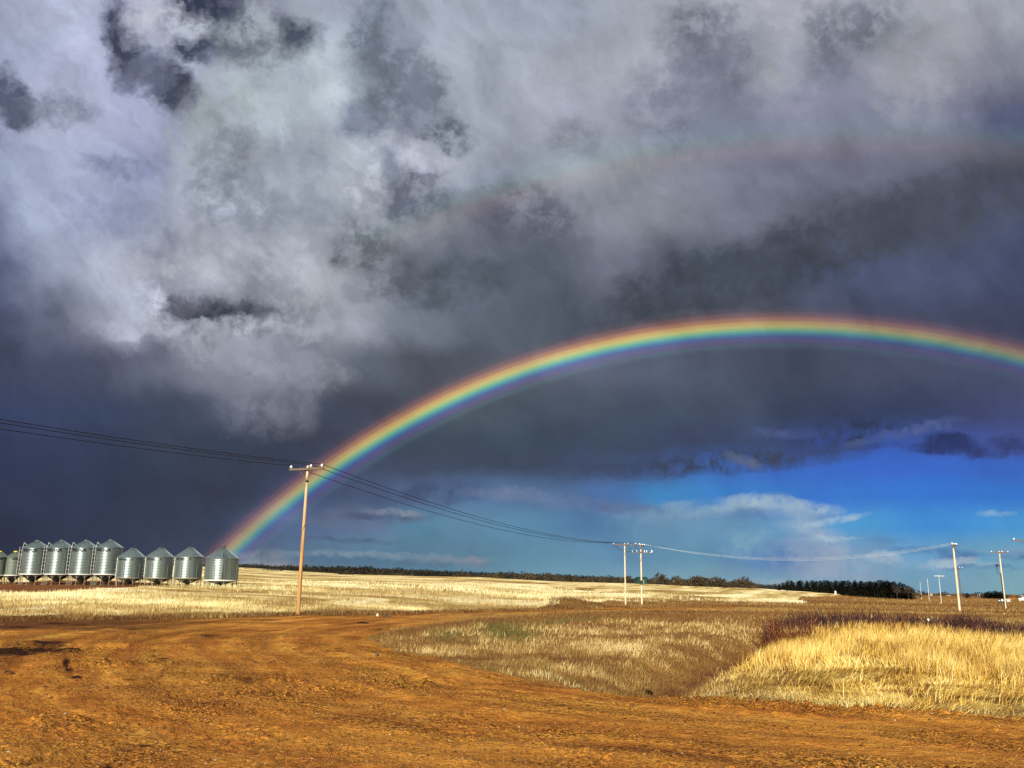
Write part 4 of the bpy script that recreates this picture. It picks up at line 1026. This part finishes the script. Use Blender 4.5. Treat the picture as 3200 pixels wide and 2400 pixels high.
wood_mass('woodland', None, None, pts, M_WOODS, 40)
FARC = [(3077, 1851), (3085, 1848), (3092, 1847), (3104, 1846), (3110, 1844.5), (3116, 1847), (3127, 1847), (3122, 1850), (3022, 1852), (3098, 1852), (3134, 1852)]
for i, (px, top) in enumerate(FARC):
    o = copy_tree(CON[i % 4]); stand(o, px, 620, top, [6.9, 6.1, 7.5, 5.3][i % 4]); o.scale = (o.scale[0] * 1.7, o.scale[1] * 1.7, o.scale[2])
    o['group'] = 'far conifers behind the white diamond sign'
    o['label'] = 'lone far conifer on the flat horizon right of the tall pale pole' if px == 3022 else 'far dark conifer in the clump behind the white diamond sign'


# shrubs on the field and by the reeds
def stem_bush(H, W, seed, mt, stems=260, twigs=1400, group=None):
    r = np.random.default_rng(seed); root = empty('shrub', (0, 0, 0), 0, None, 'shrub', group)
    a = r.random(stems) * 6.283; f = np.sqrt(r.random(stems)); b = np.stack([f * np.cos(a) * W * .28, f * np.sin(a) * W * .28, np.full(stems, -.05)], -1)
    h = H * (.35 + .65 * r.random(stems)) * (1 - .30 * f ** 2) * (.75 + .35 * np.sin(a * 2 + seed))
    t = np.stack([f * np.cos(a) * W * .62 + r.normal(0, .07 * W, stems), f * np.sin(a) * W * .62 + r.normal(0, .07 * W, stems), h], -1)
    sd = np.stack([-np.sin(a), np.cos(a), 0 * a], -1); D = t - b
    q0 = (b - sd * .012 * H, D + sd * .012 * H, sd * .024 * H, r.random(stems) * .6)
    k = r.integers(0, stems, twigs); u = .25 + .75 * r.random(twigs) ** .7; P = b[k] + D[k] * u[:, None] + r.normal(0, .03 * W, (twigs, 3))
    d = r.normal(0, .55, (twigs, 3)); d[:, 2] = np.abs(d[:, 2]) + .5; L = H * (.06 + .1 * r.random((twigs, 1))); S = np.cross(d, r.normal(0, 1, (twigs, 3))); S /= np.linalg.norm(S, axis=1)[:, None]
    q1 = (P, d * L + S * H * .008, d * L * .5 - S * H * .014, np.clip(r.random(twigs) * (.3 + .7 * u), 0, 1))
    tris(*[np.concatenate([i, j]) for i, j in zip(q0, q1)], 'branches', mt, root)
    return root


BUSH = [stem_bush(1.25, 1.3, 31, M_TWIG, 120, 500, 'brown shrubs out on the stubble field'), stem_bush(1.2, 1.5, 37, M_TWIG, 120, 500, 'brown shrubs out on the stubble field')]
BS = [(818, 560, 1779, 'brown shrub at the left of the thicket on the pale hillside'), (832, 560, 1778, 'brown shrub second from the left on the pale hillside'), (846, 562, 1778, 'dense brown shrub amid the thicket on the pale hillside'), (860, 560, 1778, 'brown shrub right of centre on the pale hillside'), (874, 558, 1780, 'brown shrub at the right end of the hillside thicket'),
      (762, 600, 1776, 'lone small shrub on the hillside beside the broad silo'), (1062, 480, 1786, 'shrub beginning the dark hollow on the far field'), (1078, 485, 1785, 'second shrub along the dark hollow on the far field'), (1095, 480, 1787, 'shrub at the right end of the dark hollow on the far field'), (990, 640, 1783, 'tiny upright shrub alone on the far field right of the tall pole')]
for i, (px, d, top, lb) in enumerate(BS):
    o = BUSH[i % 2] if i < 2 else copy_tree(BUSH[i % 2]); stand(o, px, d, top - 2, 1.25); o.scale = (o.scale[0] * 2.4, o.scale[1] * 2.4, o.scale[2] * 1.25); o['label'] = lb
wl = stem_bush(1.25, 1.25, 43, M_WILLOW, 190, 620); wl['label'] = 'rust red willow shrub at the left edge of the golden reeds'
stand(wl, 2462, 35.5, 1908, 1.3); wl.scale = (wl.scale[2] * 1.35, wl.scale[2] * 1.35, wl.scale[2] * 1.2)
wl2 = copy_tree(wl); stand(wl2, 2424, 34.0, 1945, 1.3); wl2.scale = (wl2.scale[2] * 1.9, wl2.scale[2] * 1.9, wl2.scale[2]); wl2['label'] = 'low dark red shrub in the ditch just left of the tall willow shrub'
ob = stem_bush(1.3, 1.4, 47, needle_mat('orange_leaves', (0.35, 0.13, 0.02), (0.75, 0.36, 0.06))); ob['label'] = 'small orange yellow shrub right of the cable pole'
stand(ob, 3160, 420, 1863, 1.3); ob.scale = (ob.scale[2] * 1.2, ob.scale[2] * 1.2, ob.scale[2])


# ------------------------------------------------------------------ far buildings and signs
def house(label, px, d, w, dpt, h, roof_h, wall_m, roof_m, yaw=0.3, win=((-.25, .5),), name='farmhouse', cat='house', group=None, door=True):
    x, y = xy_at(px, d); z = gz(x, y); root = empty(name, (x, y, z), -math.atan2(x, y) + yaw, label, cat, group)
    MB().box((0, 0, h / 2 - .2), (w, dpt, h + .4)).build('wall', wall_m, root)
    b = bmesh.new(); e = .2
    v = [b.verts.new(c) for c in [(-w / 2 - e, -dpt / 2 - e, h), (w / 2 + e, -dpt / 2 - e, h), (w / 2 + e, dpt / 2 + e, h), (-w / 2 - e, dpt / 2 + e, h), (-w / 2 - e, 0, h + roof_h), (w / 2 + e, 0, h + roof_h)]]
    for f in [(0, 1, 5, 4), (2, 3, 4, 5), (3, 0, 4), (1, 2, 5), (3, 2, 1, 0)]: b.faces.new([v[i] for i in f])
    q = MB(); q.b.free(); q.b = b; q.build('roof', roof_m, root)
    for wx, wz in win: MB().box((wx * w, -dpt / 2 - .03, wz * h), (w * .16, .06, h * .3)).build('window', M_GLASS, root)
    if door: MB().box((w * .12, -dpt / 2 - .03, h * .36), (w * .13, .06, h * .72)).build('door', M_GREY, root)
    return root


house('dark green wooden shed standing on the crest of the stubble field', 2005, 345, 3.7, 3.0, 2.15, .5, M_GREEN, M_GREEN, .25, (), 'shed', 'shed')
house('white building half hidden among the dark trees of the grove', 2683, 338, 1.7, 1.6, .85, .4, M_WHITE, M_GREY, .5, ((-.25, .55),), group='white buildings by the grove')
house('small white building left of the larger one in front of the grove', 2640, 338, 1.0, 1.0, .75, .4, M_WHITE, M_WHITE, .9, (), group='white buildings by the grove', door=False)
house('white house with grey roof on the right edge of the photo', 3192, 430, 2.0, 2.4, 1.4, .9, M_WHITE, M_GREY, .5, ((-.3, .55), (.33, .55)))
house('low white outbuilding just left of the white house at the right edge', 3183, 420, .8, 1.0, .6, .3, M_WHITE, M_WHITE, .2, (), 'outbuilding', 'building', door=False)
house('lone white building on the horizon between the tall pale pole and far conifers', 3055, 1300, 2.6, 3.0, 2.2, .8, M_WHITE, M_WHITE, .4, ((-.25, .55),))
house('tiny white building on the horizon by the pole without crossarm', 2908, 1300, 2.4, 2.4, 1.4, 1.2, M_WHITE, M_WHITE, .2, ((-.25, .5),))
house('pale low building on the horizon between the T pole and the tall pole', 2962, 1300, 5.0, 3.5, 1.0, .4, M_RIM, M_GREY, .2, ((-.25, .5), (.33, .5)))
house('small pale shed behind the cable pole on the prairie', 3146, 330, 1.0, 1.2, .75, .25, M_RIM, M_RIM, .2, (), 'shed', 'shed', door=False)
x, y = xy_at(2610, 325); tk = empty('storage_tank', (x, y, gz(x, y)), 0, 'small upright white tank in front of the dark grove', 'tank')
MB().lathe([(.28, -.2), (.28, .75), (.22, .9), (.06, .98), (0.0, .98)], 18).build('tank_body', M_WHITE, tk, True); MB().lathe([(.07, .96), (.07, 1.03), (0, 1.04)], 10).build('lid', M_GREY, tk)
x, y = xy_at(3126, 280); z = gz(x, y); bx = empty('utility_box', (x, y, z), -math.atan2(x, y), 'squat black utility box behind the white diamond sign', 'utility box')
MB().box((0, 0, .55), (1.75, .9, 1.3)).build('cabinet', M_DARK, bx, bevel=.03); MB().box((-.45, -.47, .55), (.7, .04, 1.0)).build('door', M_DARK, bx)
MB().box((-.55, -.50, .78), (.34, .02, .22), rot=Matrix.Rotation(.4, 3, 'Y')).build('notice', M_WHITE, bx)
rr = ray(3131.5, 1868); k = 277 / math.hypot(rr[0], rr[1]); x, y = rr[0] * k, rr[1] * k; z = gz(x, y); sg = empty('diamond_sign', (x, y, z), -math.atan2(x, y), 'white diamond shaped sign in front of the black utility box', 'sign')
MB().bar((0, 0, -.3), (0, 0, 1.2), .035).build('post', M_LEG, sg); MB().box((0, -.05, .86), (.46, .03, .46), rot=Matrix.Rotation(math.pi / 4, 3, 'Y')).build('panel', M_WHITE, sg)


# ------------------------------------------------------------------ dry vegetation
def sample(n, d0, d1, px0, px1, poly, power=2.0, extra=None, jit=1.2):
    """points on the ground, denser near the camera, kept where their outline says"""
    u = RNG.random(n); k = 1.0 - power
    d = (d0 ** k + u * (d1 ** k - d0 ** k)) ** (1 / k) if abs(k) > 1e-6 else d0 * (d1 / d0) ** u
    a = np.arctan(((px0 + RNG.random(n) * (px1 - px0)) - 1600) / FPX * math.cos(PITCH))
    X, Y = np.sin(a) * d, np.cos(a) * d; Zb = base_z(X, Y); px, py, w = project(np.stack([X, Y, Zb], -1))
    keep = inside(px + RNG.normal(0, jit * 3.5, n), py + RNG.normal(0, jit, n), poly)
    if extra is not None: keep &= extra(X, Y, px, py)
    X, Y, px, py = X[keep], Y[keep], px[keep], py[keep]
    Z = surf_z(X, Y)[0]
    return np.stack([X, Y, Z], -1), px, py


def blades(name, P, h, w, lean, tint, mt, label=None, cat=None, seg=2):
    """curved blades: a quad and a tip, bending along lean"""
    n = len(P); a = RNG.random(n) * 6.283; sd = np.stack([np.cos(a), np.sin(a), 0 * a], -1) * (np.asarray(w) * np.ones(n))[:, None] / 2
    up = np.zeros((n, 3)); up[:, 2] = h; L = np.asarray(lean) * np.asarray(h).reshape(-1, 1)
    drop = np.clip(np.linalg.norm(np.asarray(lean), axis=1) - .5, 0, 1.15)[:, None] * np.array([[0, 0, 1.0]]) * np.asarray(h).reshape(-1, 1)
    p0 = P - np.array([0, 0, .02]); p1 = P + up * .55 + L * .35 - drop * .12; p2 = P + up + L - drop * .62
    V = np.empty((n, 5, 3)); V[:, 0] = p0 - sd; V[:, 1] = p0 + sd; V[:, 2] = p1 + sd * .8; V[:, 3] = p1 - sd * .8; V[:, 4] = p2
    i = np.arange(n)[:, None] * 5
    o = mesh_np(name, V.reshape(-1, 3), [i + np.array([[0, 1, 2, 3]]), i + np.array([[3, 2, 4]])], mt, attrs={'tint': ('FLOAT', np.repeat(np.clip(tint, 0, 1), 5))})
    return tag(o, label, cat, None, 'stuff')


GRASS = [(0.0, (0.045, 0.018, 0.012)), (0.18, (0.17, 0.070, 0.022)), (0.38, (0.20, 0.122, 0.036)), (0.58, (0.37, 0.225, 0.070)), (0.76, (0.60, 0.44, 0.17)), (0.84, (0.70, 0.56, 0.27)), (0.90, (0.16, 0.14, 0.035)), (1.0, (0.055, 0.075, 0.022))]
REED = [(0.0, (0.10, 0.036, 0.012)), (0.25, (0.30, 0.135, 0.026)), (0.5, (0.58, 0.345, 0.058)), (0.75, (0.80, 0.55, 0.115)), (1.0, (0.92, 0.75, 0.28))]
STRAW = [(0.0, (0.12, 0.055, 0.018)), (0.25, (0.27, 0.15, 0.045)), (0.5, (0.50, 0.36, 0.13)), (0.75, (0.74, 0.63, 0.29)), (1.0, (0.89, 0.83, 0.51))]
M_GRASS = blade_mat('dry_grass', GRASS); M_REED = blade_mat('golden_reeds', REED); M_STRAW = blade_mat('straw', STRAW)

P_STAND = [(2352, 2036), (2450, 2000), (2560, 1978), (2700, 1970), (2830, 1972), (2960, 1982), (3100, 2003), (3250, 2026), (4300, 2120), (4300, 2250), (3200, 2150), (3000, 2128), (2850, 2112), (2760, 2062), (2650, 2052), (2560, 2078), (2450, 2085), (2370, 2080)]
P_LODGE = [(2068, 2142), (2160, 2098), (2260, 2058), (2352, 2032), (2420, 2040), (2560, 2060), (2700, 2040), (2850, 2080), (3200, 2120), (4300, 2220), (4300, 2330), (3200, 2238), (3000, 2228), (2900, 2215), (2700, 2204), (2500, 2188), (2300, 2176), (2150, 2165)]
P_BRUSH = [(2385, 2000), (2440, 1976), (2560, 1966), (2700, 1956), (2830, 1958), (2960, 1968), (3100, 1990), (3300, 2022), (4300, 2110), (4300, 2070), (3300, 1992), (3100, 1968), (2960, 1950), (2830, 1942), (2700, 1940), (2560, 1944), (2450, 1952), (2380, 1985)]
P_WEDGE = WEDGE + [(6200, 1840), (3200, 1866), (2706, 1874), (2560, 1890), (2500, 1903)]


HOLES = [(2450, 2128, 50, 14), (2700, 2122, 110, 7), (2760, 2126, 60, 7), (2700, 2072, 45, 8), (2385, 2046, 22, 10), (2640, 2050, 25, 8), (2880, 2150, 50, 6), (3100, 2142, 40, 6), (2240, 2138, 40, 7), (2560, 2165, 40, 5)]
def thin(X, Y, px, py):
    h = sum(np.exp(-((px - a) / c) ** 2 - ((py - b) / e) ** 2) for a, b, c, e in HOLES)
    return (RNG.random(len(px)) < np.clip((px - 2060) / 420, .05, 1)) & (RNG.random(len(px)) > np.clip(1.5 * h + 1.6 * np.clip(fbm(X * .9, Y * .9, 3, 301) - .15, 0, .6) + 1.5 * np.clip(fbm(X * 2.6, Y * 2.6, 3, 302) - .05, 0, .7), 0, .97))


def not_reeds(X, Y, px, py):
    keep = RNG.random(len(px)) < np.clip((2500 - px) / 330, 0, .95) * (fbm(X * 1.1, Y * 1.1, 3, 303) * .8 + .6).clip(0, 1)
    return keep | ~(inside(px, py, P_STAND) | inside(px, py, P_LODGE))


# grass of the ditch bank
P, px, py = sample(250000, 10.5, 75, 1100, 3900, P_WEDGE, 1.9, not_reeds)
d = np.hypot(P[:, 0], P[:, 1]); n = len(P)
pt = fbm(P[:, 0] * .28, P[:, 1] * .28, 4, 101); p2 = fbm(P[:, 0] * 1.4, P[:, 1] * 1.4, 3, 111)
edge = np.interp(px, [p[0] for p in WEDGE[9:]], [p[1] for p in WEDGE[9:]]) - py          # height above the verge in the photo
tint = .44 + .45 * pt + .55 * p2 + RNG.normal(0, .11, n)
rust = np.exp(-((py - np.interp(px, [1200, 1500, 1900, 2300], [1990, 1942, 1928, 1922])) / 16) ** 2) * (px < 2450)
tint = tint * (1 - .75 * rust) + .75 * rust * (.16 + .12 * p2 + RNG.normal(0, .06, n)); dt_ = np.exp(-(seg_dist(P[:, 0], P[:, 1], DITCH) / 0.50) ** 2); tint = tint * (1 - dt_) + dt_ * (.05 + .08 * RNG.random(n))  # ditch shadow painted as a dark tint on its grass
tint = np.where((edge < 75) & (px > 1300), tint + .10 * np.clip(1 - edge / 75, 0, 1), tint); tint = np.clip(tint, .02, .84)
green = np.zeros(n)
for gx, gy, gw, gh in [(1610, 1985, 90, 26), (1545, 1965, 60, 18), (1830, 1936, 60, 7), (1730, 1945, 50, 8), (1400, 1990, 60, 16)]: green += np.exp(-((px - gx) / gw) ** 2 - ((py - gy) / gh) ** 2)
green += .34 * np.exp(-(edge / 14) ** 2) * (px > 1400)
tint = np.where(RNG.random(n) < green * .85, .9 + .1 * RNG.random(n), tint)
hh = (1 - .45 * np.exp(-(edge / 14) ** 2)) * (.06 + .12 * RNG.random(n)) * (1 + .5 * pt + .9 * p2).clip(.25, 2) * (1 + np.clip((d - 30) / 60, 0, .6)); sc = np.clip(d / 18, .7, 3.0)
ln = np.stack([.25 + RNG.normal(0, .55, n), RNG.normal(0, .45, n), 0 * d], -1)
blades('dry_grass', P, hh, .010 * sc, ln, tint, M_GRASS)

# weeds straggling out of the verge onto the dirt
P, px, py = sample(70000, 9, 45, 1050, 3900, P_WEDGE, 1.9, lambda X, Y, px, py: (~inside(px, py, P_WEDGE)) & (py > 1990) & (fbm(X * 1.2, Y * 1.2, 3, 321) > -.05), 11.0)
n = len(P); d = np.hypot(P[:, 0], P[:, 1]); gr_ = RNG.random(n) < .22
blades('verge_weeds', P, .04 + .09 * RNG.random(n), .009 * np.clip(d / 18, .7, 2), RNG.normal(0, .6, (n, 3)) * [1, 1, 0], np.where(gr_, .9 + .1 * RNG.random(n), .30 + RNG.normal(0, .2, n)), M_GRASS)

# prairie grass further out
P, px, py = sample(90000, 55, 420, 1650, 4300, [(6200, 1995), (3200, 1990), (2400, 1975), (1700, 1925), (1690, 1904), (1900, 1878), (2200, 1880), (2520, 1887), (2500, 1866), (2706, 1863), (4300, 1850), (6200, 1850)], 1.7)
d = np.hypot(P[:, 0], P[:, 1]); n = len(P); pt = fbm(P[:, 0] * .03, P[:, 1] * .10, 4, 121)
tint = np.clip(.38 + .42 * pt + RNG.normal(0, .10, n), 0.02, .80)
lane = inside(px, py, P_ROAD)
k = ~lane
blades('prairie_grass', P[k], ((.14 + .14 * RNG.random(n)) * np.clip(d / 90, .8, 1.6))[k], (.02 * np.clip(d / 35, 1, 6))[k], RNG.normal(0, .4, (n, 3))[k] * [1, 1, 0], tint[k], M_GRASS)

# golden reeds: standing, and flattened along the verge
P, px, py = sample(210000, 13, 60, 2300, 4000, P_STAND, 1.8, thin, 7.0)
d = np.hypot(P[:, 0], P[:, 1]); n = len(P); pt = fbm(P[:, 0] * .5, P[:, 1] * .5, 4, 131)
tint = .55 + .45 * pt + .80 * fbm(P[:, 0] * 2.4, P[:, 1] * 2.4, 3, 135) + RNG.normal(0, .28, n); back = np.clip((np.interp(px, [2350, 2700, 3000, 4300], [2030, 1970, 1988, 2120]) + 22 - py) / 22, 0, 1); tint -= .28 * back
ln = np.stack([RNG.normal(.10, .22, n) + .25 * pt, RNG.normal(-.05, .2, n), 0 * d], -1)
blades('standing_reeds', P, (.24 + .30 * RNG.random(n)) * (1 + .35 * pt), .0085 * np.clip(d / 18, .9, 2.4), ln, tint, M_REED)
P, px, py = sample(200000, 11, 42, 2020, 4000, P_LODGE, 1.9, thin, 9.0)
d = np.hypot(P[:, 0], P[:, 1]); n = len(P); pt = fbm(P[:, 0] * .45, P[:, 1] * .45, 4, 141); sw = 6.283 * fbm(P[:, 0] * .22 + 9, P[:, 1] * .22, 3, 151)
hol = fbm(P[:, 0] * .7, P[:, 1] * .7, 3, 161)
tint = .72 + .45 * pt + .85 * fbm(P[:, 0] * 2.0, P[:, 1] * 2.0, 3, 145) + RNG.normal(0, .24, n) - .6 * np.clip(hol - .15, 0, 1) - np.clip((2440 - px) / 260, 0, 1) * .34
Lm = 1.4 + 1.8 * RNG.random(n)
ln = np.stack([np.cos(sw + .4 + RNG.normal(0, .55, n)) * Lm, np.sin(sw + .4 + RNG.normal(0, .35, n)) * Lm, 0 * d], -1)
blades('flattened_reeds', P, (.08 + .17 * RNG.random(n)) * (1 + .7 * pt) * np.clip((px - 1900) / 600, .3, 1), .009 * np.clip(d / 15, .9, 2.4), ln, tint, M_REED)
P, px, py = sample(60000, 11, 42, 2060, 4000, P_LODGE, 1.8, thin)
d = np.hypot(P[:, 0], P[:, 1]); n = len(P); pt = fbm(P[:, 0] * .8, P[:, 1] * .8, 4, 311); sw = 6.283 * fbm(P[:, 0] * .22 + 9, P[:, 1] * .22, 3, 151)
up = np.clip((np.interp(px, [2060, 2400, 2700, 2900, 3200, 4300], [2150, 2120, 2085, 2135, 2165, 2260]) + 26 - py) / 50, 0, 1); k = RNG.random(n) < .15 + .85 * up
Lm = .45 + .7 * RNG.random(n)
ln = np.stack([np.cos(sw + .4 + RNG.normal(0, .6, n)) * Lm, np.sin(sw + .4 + RNG.normal(0, .6, n)) * Lm, 0 * d], -1)
blades('leaning_reeds', P[k], ((.12 + .22 * RNG.random(n)) * (1 + .5 * pt) * np.clip((px - 1950) / 500, .35, 1))[k], (.009 * np.clip(d / 15, .9, 2.4))[k], ln[k], (.58 + .7 * pt + RNG.normal(0, .26, n))[k], M_REED)

# dark brush behind the reeds
P, px, py = sample(60000, 24, 80, 2360, 4000, P_BRUSH, 1.5); d = np.hypot(P[:, 0], P[:, 1]); n = len(P); pt = fbm(P[:, 0] * .35, P[:, 1] * .35, 3, 171)
k = RNG.random(n) < np.clip(.75 + pt, .15, 1); P, d, pt = P[k], d[k], pt[k]; n = len(P)
M_DBR = blade_mat('dark_stems', [(0, (0.022, 0.009, 0.012)), (.6, (0.06, 0.022, 0.018)), (1, (0.18, 0.07, 0.03))], .1)
blades('brush', P, (.45 + .4 * RNG.random(n)) * (1 + .7 * pt), .016 * np.clip(d / 25, 1, 2.5), RNG.normal(0, .3, (n, 3)) * [1, 1, 0], .35 + RNG.normal(0, .28, n), M_DBR)

# stubble of the field
def off_yard(X, Y, px, py): return ~inside(px, py, P_YARD)
P, px, py = sample(300000, 37, 230, -250, 2760, P_FIELD, 2.15, off_yard)
d = np.hypot(P[:, 0], P[:, 1]); n = len(P)
c52, s52 = math.cos(math.radians(52)), math.sin(math.radians(52)); A_ = P[:, 0] * c52 - P[:, 1] * s52; B_ = P[:, 0] * s52 + P[:, 1] * c52
sw = fbm(A_ * .012, B_ * .14, 4, 181); pt = fbm(P[:, 0] * .5, P[:, 1] * .16, 4, 191); big = fbm(P[:, 0] * .03, P[:, 1] * .05, 3, 201)
k = RNG.random(n) < np.clip(.55 + 1.3 * pt + .9 * sw, .03, 1) * np.clip((235 - d) / 120, 0, 1); P, d, sw, pt, big, px = P[k], d[k], sw[k], pt[k], big[k], px[k]; n = len(P)
tint = .50 + .14 * np.clip((d - 60) / 80, 0, 1) + .95 * sw + .50 * pt + .30 * big + RNG.normal(0, .18, n)
rim = np.interp(px, [p[0] for p in P_FIELD[1:8]], [p[1] for p in P_FIELD[1:8]])
blades('stubble', P, (.17 + .13 * RNG.random(n)) * np.clip(d / 75, .8, 1.7), .013 * np.clip(d / 40, 1, 6), RNG.normal(0, .22, (n, 3)) * [1, 1, 0], tint, M_STRAW)

# weeds along the field's lower edge
n0 = 26000; t = RNG.random(n0); ex = np.interp(t, [0, 1], [-150, 2450]); eyy = np.interp(ex, [p[0] for p in EDGE[::-1]], [p[1] for p in EDGE[::-1]]) + RNG.normal(0, 2.2, n0)
gp = []
for i in np.linspace(-150, 2450, 131):
    gp.append(ground_pt(i, np.interp(i, [p[0] for p in EDGE[::-1]], [p[1] for p in EDGE[::-1]])))
gp = np.array(gp); gi = (ex + 150) / 2600 * 130; g0 = np.clip(gi.astype(int), 0, 129); gf = (gi - g0)[:, None]
P = gp[g0] * (1 - gf) + gp[g0 + 1] * gf; P[:, :2] *= (1 + RNG.normal(0, .022, n0))[:, None]; P[:, 2] = surf_z(P[:, 0], P[:, 1])[0]
pt = fbm(P[:, 0] * .5, P[:, 1] * .5, 3, 211)
blades('edge_weeds', P, (.10 + .16 * RNG.random(n0)) * (1 + .7 * pt), .022, RNG.normal(0, .5, (n0, 3)) * [1, 1, 0], .28 + .3 * pt + RNG.normal(0, .15, n0), M_GRASS)
P, px, py = sample(14000, 70, 110, 1660, 1900, [(1685, 1908), (1725, 1888), (1770, 1876), (1830, 1878), (1875, 1890), (1900, 1899), (1760, 1905)], 1.0); n = len(P)
blades('mound_weeds', P, .15 + .2 * RNG.random(n), .03, RNG.normal(0, .5, (n, 3)) * [1, 1, 0], .18 + RNG.normal(0, .16, n), M_GRASS)


# ------------------------------------------------------------------ clods, pebbles and litter on the dirt
def lumps(name, P, s, tint, mt, flat=.65):
    n = len(P); base = np.array([[1, 0, 0], [.3, .95, 0], [-.8, .6, 0], [-.8, -.6, 0], [.3, -.95, 0], [.2, .1, .9], [-.35, -.15, .75]])
    F = np.array([[0, 1, 5], [1, 2, 6], [1, 6, 5], [2, 3, 6], [3, 4, 6], [4, 0, 5], [4, 5, 6]])
    a = RNG.random(n) * 6.283; c, sn = np.cos(a), np.sin(a)
    V = base[None] * (1 + RNG.normal(0, .28, (n, 7, 1))) * s[:, None, None] * np.stack([1 + RNG.random(n) * .6, np.ones(n), flat * (.6 + .8 * RNG.random(n))], -1)[:, None, :]
    X = V[..., 0] * c[:, None] - V[..., 1] * sn[:, None]; Y = V[..., 0] * sn[:, None] + V[..., 1] * c[:, None]
    V = np.stack([X, Y, V[..., 2]], -1) + P[:, None, :] - np.array([0, 0, .15]) * s[:, None, None]
    o = mesh_np(name, V.reshape(-1, 3), [(np.arange(n)[:, None, None] * 7 + F[None]).reshape(-1, 3)], mt, attrs={'tint': ('FLOAT', np.repeat(np.clip(tint, 0, 1), 7))})
    return tag(o, kind='stuff')


M_CLOD = blade_mat('dirt_clods', [(0, (0.07, 0.024, 0.006)), (.3, (0.16, 0.062, 0.011)), (.6, (0.25, 0.11, 0.019)), (1, (0.40, 0.22, 0.05))], 0.0, 0.95)
def clump(X, Y, px, py):
    f = fbm(X * .45, Y * .45, 4, 221); q, al = track_uv(X, Y); tr = fbm(q * .8, al * .06, 3, 231)
    near = np.clip((py - 2250) / 150, 0, 1) * np.clip(1.15 - px / 3400, .35, 1); left = np.exp(-((px - 450) / 450) ** 2 - ((py - 2130) / 70) ** 2)
    return RNG.random(len(X)) < np.clip(.10 + .55 * f + .45 * tr + .55 * near + .30 * left, .012, 1)
P, px, py = sample(260000, 5.2, 45, -500, 3700, P_ROAD, 2.1, clump); n = len(P); d = np.hypot(P[:, 0], P[:, 1])
s = .006 + .016 * RNG.random(n) ** 3 + .014 * (RNG.random(n) < .02); s *= np.clip(d / 9, .8, 2.4)
lumps('dirt_clods', P, s, .45 + RNG.normal(0, .2, n) + .2 * fbm(P[:, 0] * .4, P[:, 1] * .4, 2, 241), M_CLOD)
P, px, py = sample(700, 5.2, 38, -400, 3600, P_ROAD, 2.0); n = len(P)
M_PEB = blade_mat('pale_pebbles', [(0, (0.30, 0.22, 0.13)), (1, (0.75, 0.68, 0.55))], 0.0, 0.9)
lumps('pebbles', P, .008 + .014 * RNG.random(n) ** 2, RNG.random(n), M_PEB)


def lump_thing(name, label, cat, px, py, s, mt, shape=(1, 1, .7), seed=0):
    g = ground_pt(px, py); b = bmesh.new(); bmesh.ops.create_icosphere(b, subdivisions=3, radius=1.0); r = np.random.default_rng(seed)
    for v in b.verts:
        k = 1 + .75 * float(fbm(np.array([v.co.x * 1.9 + seed]), np.array([v.co.y * 1.9 + v.co.z * 1.3]), 4, seed, .7)[0]); v.co = Vector((v.co.x * shape[0] * k * s, v.co.y * shape[1] * k * s, v.co.z * shape[2] * k * s))
    q = MB(); q.b.free(); q.b = b; o = q.build(name, mt, None, True, (g[0], g[1], gz(g[0], g[1]) + s * shape[2] * .45)); o.rotation_euler[2] = seed
    return tag(o, label, cat)


lump_thing('rubber_scrap', 'dark curved scrap lying on the dirt lane below the tall pole', 'scrap', 1134, 1949, .20, M_MUD, (1.2, .3, .28), 3)
lump_thing('litter', 'small white litter on the dirt by the field edge', 'litter', 1180, 1925, .08, M_WHITE, (.8, .7, 1.2), 5)
lump_thing('litter', 'small flat dark litter on the dirt by the field edge', 'litter', 1209, 1926, .19, M_DARK, (1.2, .5, .25), 6)
lump_thing('wood_scrap', 'short brown stick on the dirt at the tip of the grass bank', 'stick', 1178, 2049, .20, M_ARM, (1.4, .25, .2), 8)
lump_thing('stone', 'dark stone in the grass where the ditch meets the flattened reeds', 'stone', 2020, 2098, .10, M_MUD, (1.2, .8, .7), 9)
g = ground_pt(2903, 1962); z = gz(g[0], g[1]); sh = empty('seed_stalk', (g[0], g[1], z), 0, 'pale fluffy seed head on a thin stalk in the dark brush', 'plant')
MB().bar((0, 0, -.05), (0.02, 0, .38), .006, n=5).build('stalk', M_LEG, sh)
b = bmesh.new(); bmesh.ops.create_icosphere(b, subdivisions=2, radius=.06)
for v in b.verts: v.co = Vector((v.co.x * (.8 + .5 * random.random()), v.co.y, v.co.z * (1.1 + .4 * random.random()) + .42))
q = MB(); q.b.free(); q.b = b; q.build('seed_head', M_PORC, sh)
